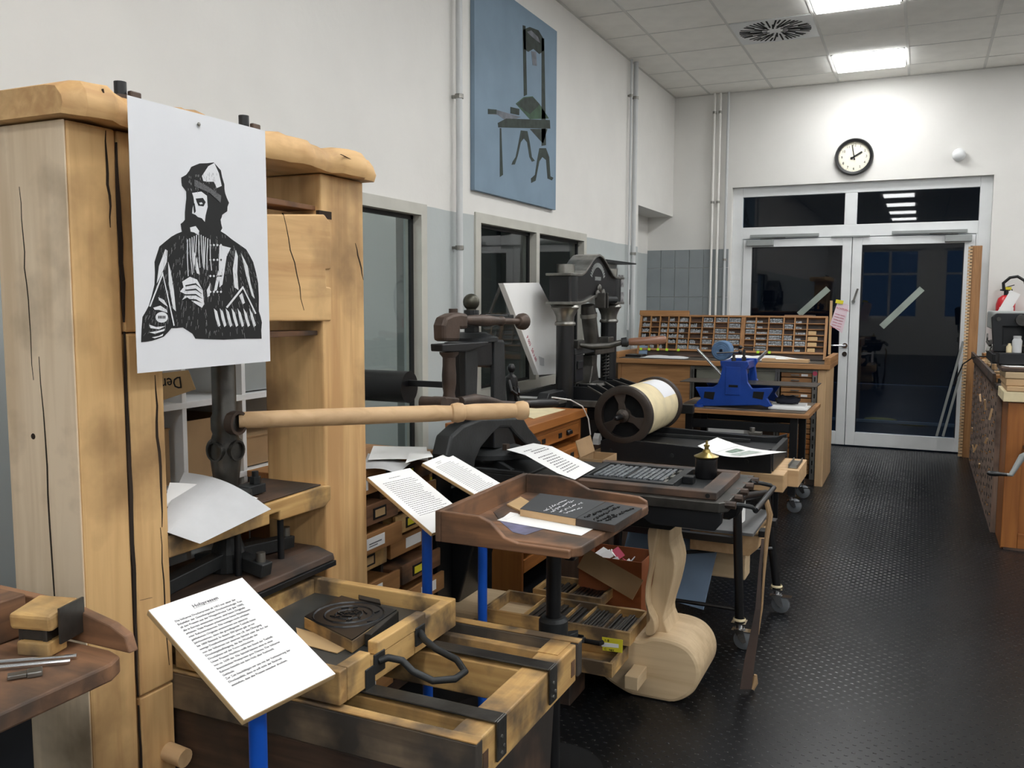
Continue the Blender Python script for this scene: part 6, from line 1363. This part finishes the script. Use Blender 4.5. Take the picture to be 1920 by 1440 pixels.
for k in range(8):
    y, z = RY0+.15+.3*k+rnd(0, .1), rnd(.12, .8); L_ = rnd(.04, .08); c = Vector((RX-.015, y, z))
    single('wood_stick', 'pale wooden stick poking out of the long rack, %s from the orange cabinet' % ORD[k], 'stick', G().ob(c, (.012, .012, L_), (rnd(-.8, .8), rnd(-.5, .5), 0)), 'beech_z', c, group='loose sticks on the rack')
# notched end board
nbx0, nbx1 = .372, .452
t_ = thing('notched_board', 'tall orange-brown board with a notched edge standing against the right door frame', 'board', (.41, 9.3, 0))
part('board', G().box(nbx0+.03, nbx1+.03, 9.27, 9.295, 0, 1.985), 'cab_z', t_, .002)
g = G(); n = 66
for k in range(n): z = .01+k*1.975/n; part('tooth', G().box(nbx0-.004, nbx0+.0295, 9.25, 9.3, z, z+1.975/n*.72), 'beech_y', t_)
part('tooth_back', G().box(nbx0+.012, nbx0+.0295, 9.262, 9.3, 0, 1.985), 'dwood_z', t_)
for k, x in enumerate((1756, 1768)):
    A, B_ = wy(x, 818, YF-.05), wy(x+50, 640, YF-.05)
    t_ = single('metal_strut', '%s of two light grey metal struts leaning in front of the right door pane' % ('left' if k == 0 else 'right'), 'strut', G().beam(A, B_, .03, .022), 'greyplas', A, .002)
# machines on the rack
q = wx(1860, 640, .60)
m1 = thing('cutting_machine', 'grey bench machine with metal mechanism standing on the rack', 'machine', (.62, 7.4, RZT))
part('cover', G().box(.46, .95, 7.2, 7.75, 1.27, 1.40), 'greyplas', m1, .012); part('mechanism', G().box(.50, .9, 7.25, 7.7, 1.12, 1.262), 'dsteel', m1, .006)
part('base', G().box(.47, .95, 7.15, 7.8, 1.03, 1.10), 'iron2', m1, .006); part('foot', G().box(.5, .9, 7.2, 7.7, RZT+.001, 1.03), 'greyplas', m1, .006)
for k in range(6): part('lever', G().ob((.47+rnd(-.01, .02), 7.25+.08*k, 1.11+rnd(0, .06)), (.03, .05, .02), (rnd(-1, 1), 0, rnd(-1, 1))), 'steel', m1, .003)
part('dial', G().cyl((.465, 7.6, 1.2), (.455, 7.6, 1.2), .03), 'steel', m1)
random.seed(8)
for k in range(34):
    y = 6.40+.6*k/16 if k < 16 else 7.85+(k-16)*.053; x = rnd(.46, .62); s_ = (rnd(.02, .05), rnd(.03, .10), rnd(.02, .06))
    c = (x, y, RZT+s_[2]/2+.002+(.05 if k % 5 == 0 else 0))
    mt = ('steel', 'card', 'dsteel', 'beech_x', 'cab_y', 'iron', 'cream')[k % 7]
    single('machine_part' if k % 3 else 'wood_offcut', 'small loose %s piece on the rack top, %s %s the grey machine' % ({'steel': 'bright steel', 'card': 'brown', 'dsteel': 'dark steel', 'beech_x': 'pale wood', 'cab_y': 'reddish wood', 'iron': 'black iron', 'cream': 'cream-coloured'}[mt], ORD[k if k < 16 else k-16], 'counting towards' if k < 16 else 'beyond'), 'clutter', G().ob(c, s_, (0, rnd(-.1, .1), rnd(-.7, .7))), mt, c, .002, group='clutter on the long rack')
single('front_ledge', 'worn wooden ledge board sloping along the front edge of the rack', 'board', G().beam((RX-.02, RY0+.05, .985), (RX-.02, 9.05, .985), .02, .06), 'dwood_y', (RX, 7.4, .95), .003)
cab_ = [wy(x, y, 9.2) for x, y in ((1858, 650), (1820, 655), (1808, 668), (1812, 690), (1800, 730))]
single('cable', 'thin dark cable drooping from the grey machine towards the door', 'cable', G().tube([Vector((.5, 7.5, 1.06)), Vector((.44, 8.0, 1.03)), Vector((.42, 8.6, .99)), Vector((.36, 9.0, .90)), Vector((.30, 9.15, .70))], .006, 6), 'black', (.5, 7.5, 1.0), smooth=True)
# foreground right cabinet (front faces the camera)
FY = 5.90
oc = thing('orange_cabinet', 'varnished orange-brown panelled cabinet at the right edge of the picture', 'cabinet', (.9, 6.0, 0))
part('body', G().box(.485, 1.5, FY+.02, 6.295, 0, .88), 'orange_z', oc)
part('stile', G().box(.485, .57, FY, FY+.0195, .01, .88), 'orange_z', oc, .003); part('rail', G().box(.571, 1.5, FY, FY+.0195, .80, .88), 'orange_x', oc, .003)
part('rail', G().box(.571, 1.5, FY, FY+.0195, .01, .10), 'orange_x', oc, .003); part('panel', G().box(.571, 1.5, FY+.012, FY+.0196, .101, .799), 'orange_z', oc)
part('plinth', G().box(.50, 1.5, FY-.01, FY-.0005, 0, .012), 'dwood_x', oc)
stck = (('lowest thick cream-edged board of the stack on the orange cabinet', .885, .945, .455, 'cream'), ('second board from the bottom of the stack on the orange cabinet', .947, .977, .47, 'beech_x'), ('third pale wooden board of the stack on the orange cabinet', .979, 1.02, .465, 'beech_x'), ('fourth pinkish board of the stack on the orange cabinet', 1.022, 1.06, .46, 'pale_x'), ('top dark-edged board of the stack on the orange cabinet', 1.062, 1.085, .44, 'dwood_x'))
for lb, z0, z1, x0, mt in stck: single('wood_board', lb, 'board', G().box(x0, 1.5, FY-.03+rnd(0, .02), 6.28, z0, z1), mt, (x0, FY, z0), .004)
for k, (x0, x1) in enumerate(((.46, .56), (.60, .75))): single('print_sample', '%s black and white printed sample on the top board at the right edge' % ('left' if k == 0 else 'right'), 'paper', G().ob(((x0+x1)/2, 6.0, 1.088), (x1-x0, .12, .003), (0, 0, .3)), ('paper', 'photo')[0] if k else 'paper', (x0, 6, 1.087))
bpz = 1.09
bm_ = thing('bench_press', 'black iron bench press frame with round knob at the right edge of the picture', 'press', (.7, 6.15, bpz))
part('foot_plate', G().box(.43, 1.4, 6.02, 6.26, bpz+.005, bpz+.075), 'iron2', bm_, .006)
part('side_frame', G().ext([(.405, 1.165), (.60, 1.165), (.60, 1.20), (.455, 1.21), (.45, 1.32), (1.4, 1.33), (1.4, 1.405), (.41, 1.40), (.385, 1.375)], 'xz', 6.10, 6.14), 'iron2', bm_, .006)
part('cross_bar', G().box(.45, 1.4, 6.141, 6.2, 1.21, 1.39), 'iron2', bm_)
part('knob', G().cyl((.545, 6.099, 1.36), (.545, 6.05, 1.36), .033), 'dsteel', bm_, smooth=True); part('bolt', G().cyl((.425, 6.099, 1.365), (.425, 6.09, 1.365), .012), 'dsteel', bm_)
part('rod', G().cyl((.575, 6.06, 1.365), (1.2, 6.05, 1.385), .007), 'steel', bm_)
single('white_box', 'white block-shaped box standing on the black bench press foot', 'box', G().box(.565, .9, 6.03, 6.09, bpz+.076, 1.34), 'cream', (.6, 6.05, bpz+.076), .003)
single('glass_jar', 'small clear-white jar left of the white box on the bench press', 'jar', G().lathe([(.001, 0), (.026, 0), (.027, .07), (.02, .085), (.022, .09), (.022, .10), (.001, .10)], (.525, 6.05, bpz+.076), 'z', 18), 'greypaper', (.525, 6.05, bpz+.076), smooth=True)
single('small_bottle', 'smaller squat white bottle at the left end of the bench press foot', 'bottle', G().lathe([(.001, 0), (.016, 0), (.016, .035), (.009, .045), (.009, .055), (.001, .055)], (.485, 6.05, bpz+.076), 'z', 14), 'cream', (.485, 6.05, bpz+.076), smooth=True)
# crank
kx = wy(1850, 887, 5.6); k2 = wy(1888, 890, 5.62); k3 = wy(1925, 850, 5.66)
ck_ = thing('crank_handle', 'grey crank arm with a black turned grip in front of the orange cabinet', 'crank', (k3.x, 5.75, .5))
part('grip', G().tube([kx, kx+(k2-kx)*.12, kx+(k2-kx)*.4, kx+(k2-kx)*.7, k2], [.006, .014, .016, .011, .010], 14), 'black', ck_, smooth=True)
part('arm', G().tube([k2-Vector((.01, 0, 0)), k2+Vector((.02, 0, 0)), k3+Vector((-.02, 0, -.02)), k3+Vector((.02, 0, .0))], [.010, .013, .019, .022], 10), 'greyplas', ck_, smooth=True)
part('shaft', G().cyl((k3.x+.02, 5.66, k3.z), (k3.x+.02, FY-.001, k3.z), .018), 'dsteel', ck_, smooth=True)
# ================================================================ 14. CANVAS ON THE LEFT WALL (generic stand-in: a hand press)
q0, q1 = wx(890, 363, XL+.03), wx(1042, 388, XL+.03); q2 = wx(1042, 57, XL+.03)
PY0_, PY1_, PZ0, PZ1 = q0.y, q1.y, (q0.z+q1.z)/2, q2.z
cv = thing('wall_painting', 'tall blue-grey canvas painting of an old green-black hand press on the left wall', 'painting', (XL+.02, (PY0_+PY1_)/2, PZ0))
part('canvas', G().box(XL+.002, XL+.03, PY0_, PY1_, PZ0, PZ1), 'canvas', cv, .002)
gd = plain('paint_green_black', (38, 52, 44), .7, var=.3, vs=20); gg = plain('paint_green', (52, 84, 58), .7, var=.2, vs=14); gk = plain('paint_grey', (112, 116, 124), .7, var=.2, vs=14)
def pnt(nm, pts, mt, lay=1):
    """pts in the painting zoom (864x1440 picture of 240x400 px at 860,0)"""
    P_ = [wx(860+x/3.6, y/3.6, XL+.031) for x, y in pts]
    return part(nm, G().ext([(q.y, q.z) for q in P_], 'yz', XL+.0302, XL+.0302+.0006*lay), mt, cv)
pnt('painted_column', [(432, 170), (452, 175), (462, 640), (440, 650)], gd); pnt('painted_column', [(560, 255), (578, 260), (590, 980), (560, 985)], gd)
pnt('painted_head', [(435, 200), (480, 182), (540, 205), (575, 265), (578, 340), (545, 365), (505, 330), (470, 350), (440, 330)], gd)
pnt('painted_highlight', [(462, 215), (490, 205), (535, 250), (550, 290), (520, 270), (480, 235)], gk, 2)
pnt('painted_spindle', [(490, 345), (522, 350), (528, 445), (500, 440)], gk, 2)
pnt('painted_tympan', [(385, 700), (440, 655), (500, 650), (545, 700), (610, 800), (480, 805)], gg); pnt('painted_tympan_shade', [(392, 705), (440, 662), (500, 655), (548, 705), (480, 770)], gd, 2)
pnt('painted_bed', [(265, 830), (320, 800), (615, 810), (618, 868), (268, 860)], gd, 3); pnt('painted_bed_side', [(198, 735), (250, 740), (420, 790), (330, 822), (265, 775), (200, 770)], gk, 2); pnt('painted_rail', [(198, 735), (255, 740), (255, 770), (198, 770)], gd, 3)
pnt('painted_leg', [(278, 865), (288, 865), (300, 1180), (278, 1195)], gd)
pnt('painted_foot', [(420, 880), (465, 885), (480, 960), (495, 1060), (515, 1085), (495, 1092), (478, 1060), (462, 960), (440, 935), (420, 960), (400, 1050), (380, 1110), (357, 1112), (365, 1090), (385, 1060), (405, 960)], gd)
pnt('painted_foot', [(545, 1000), (590, 1000), (612, 1060), (620, 1190), (640, 1200), (630, 1218), (600, 1205), (590, 1080), (565, 1060), (545, 1090), (520, 1220), (490, 1235), (488, 1205), (515, 1180), (530, 1080)], gd)
pnt('painted_roller', [(350, 722), (410, 735), (408, 778), (350, 765)], gd, 3); pnt('painted_brace', [(480, 870), (600, 870), (570, 970)], gd)
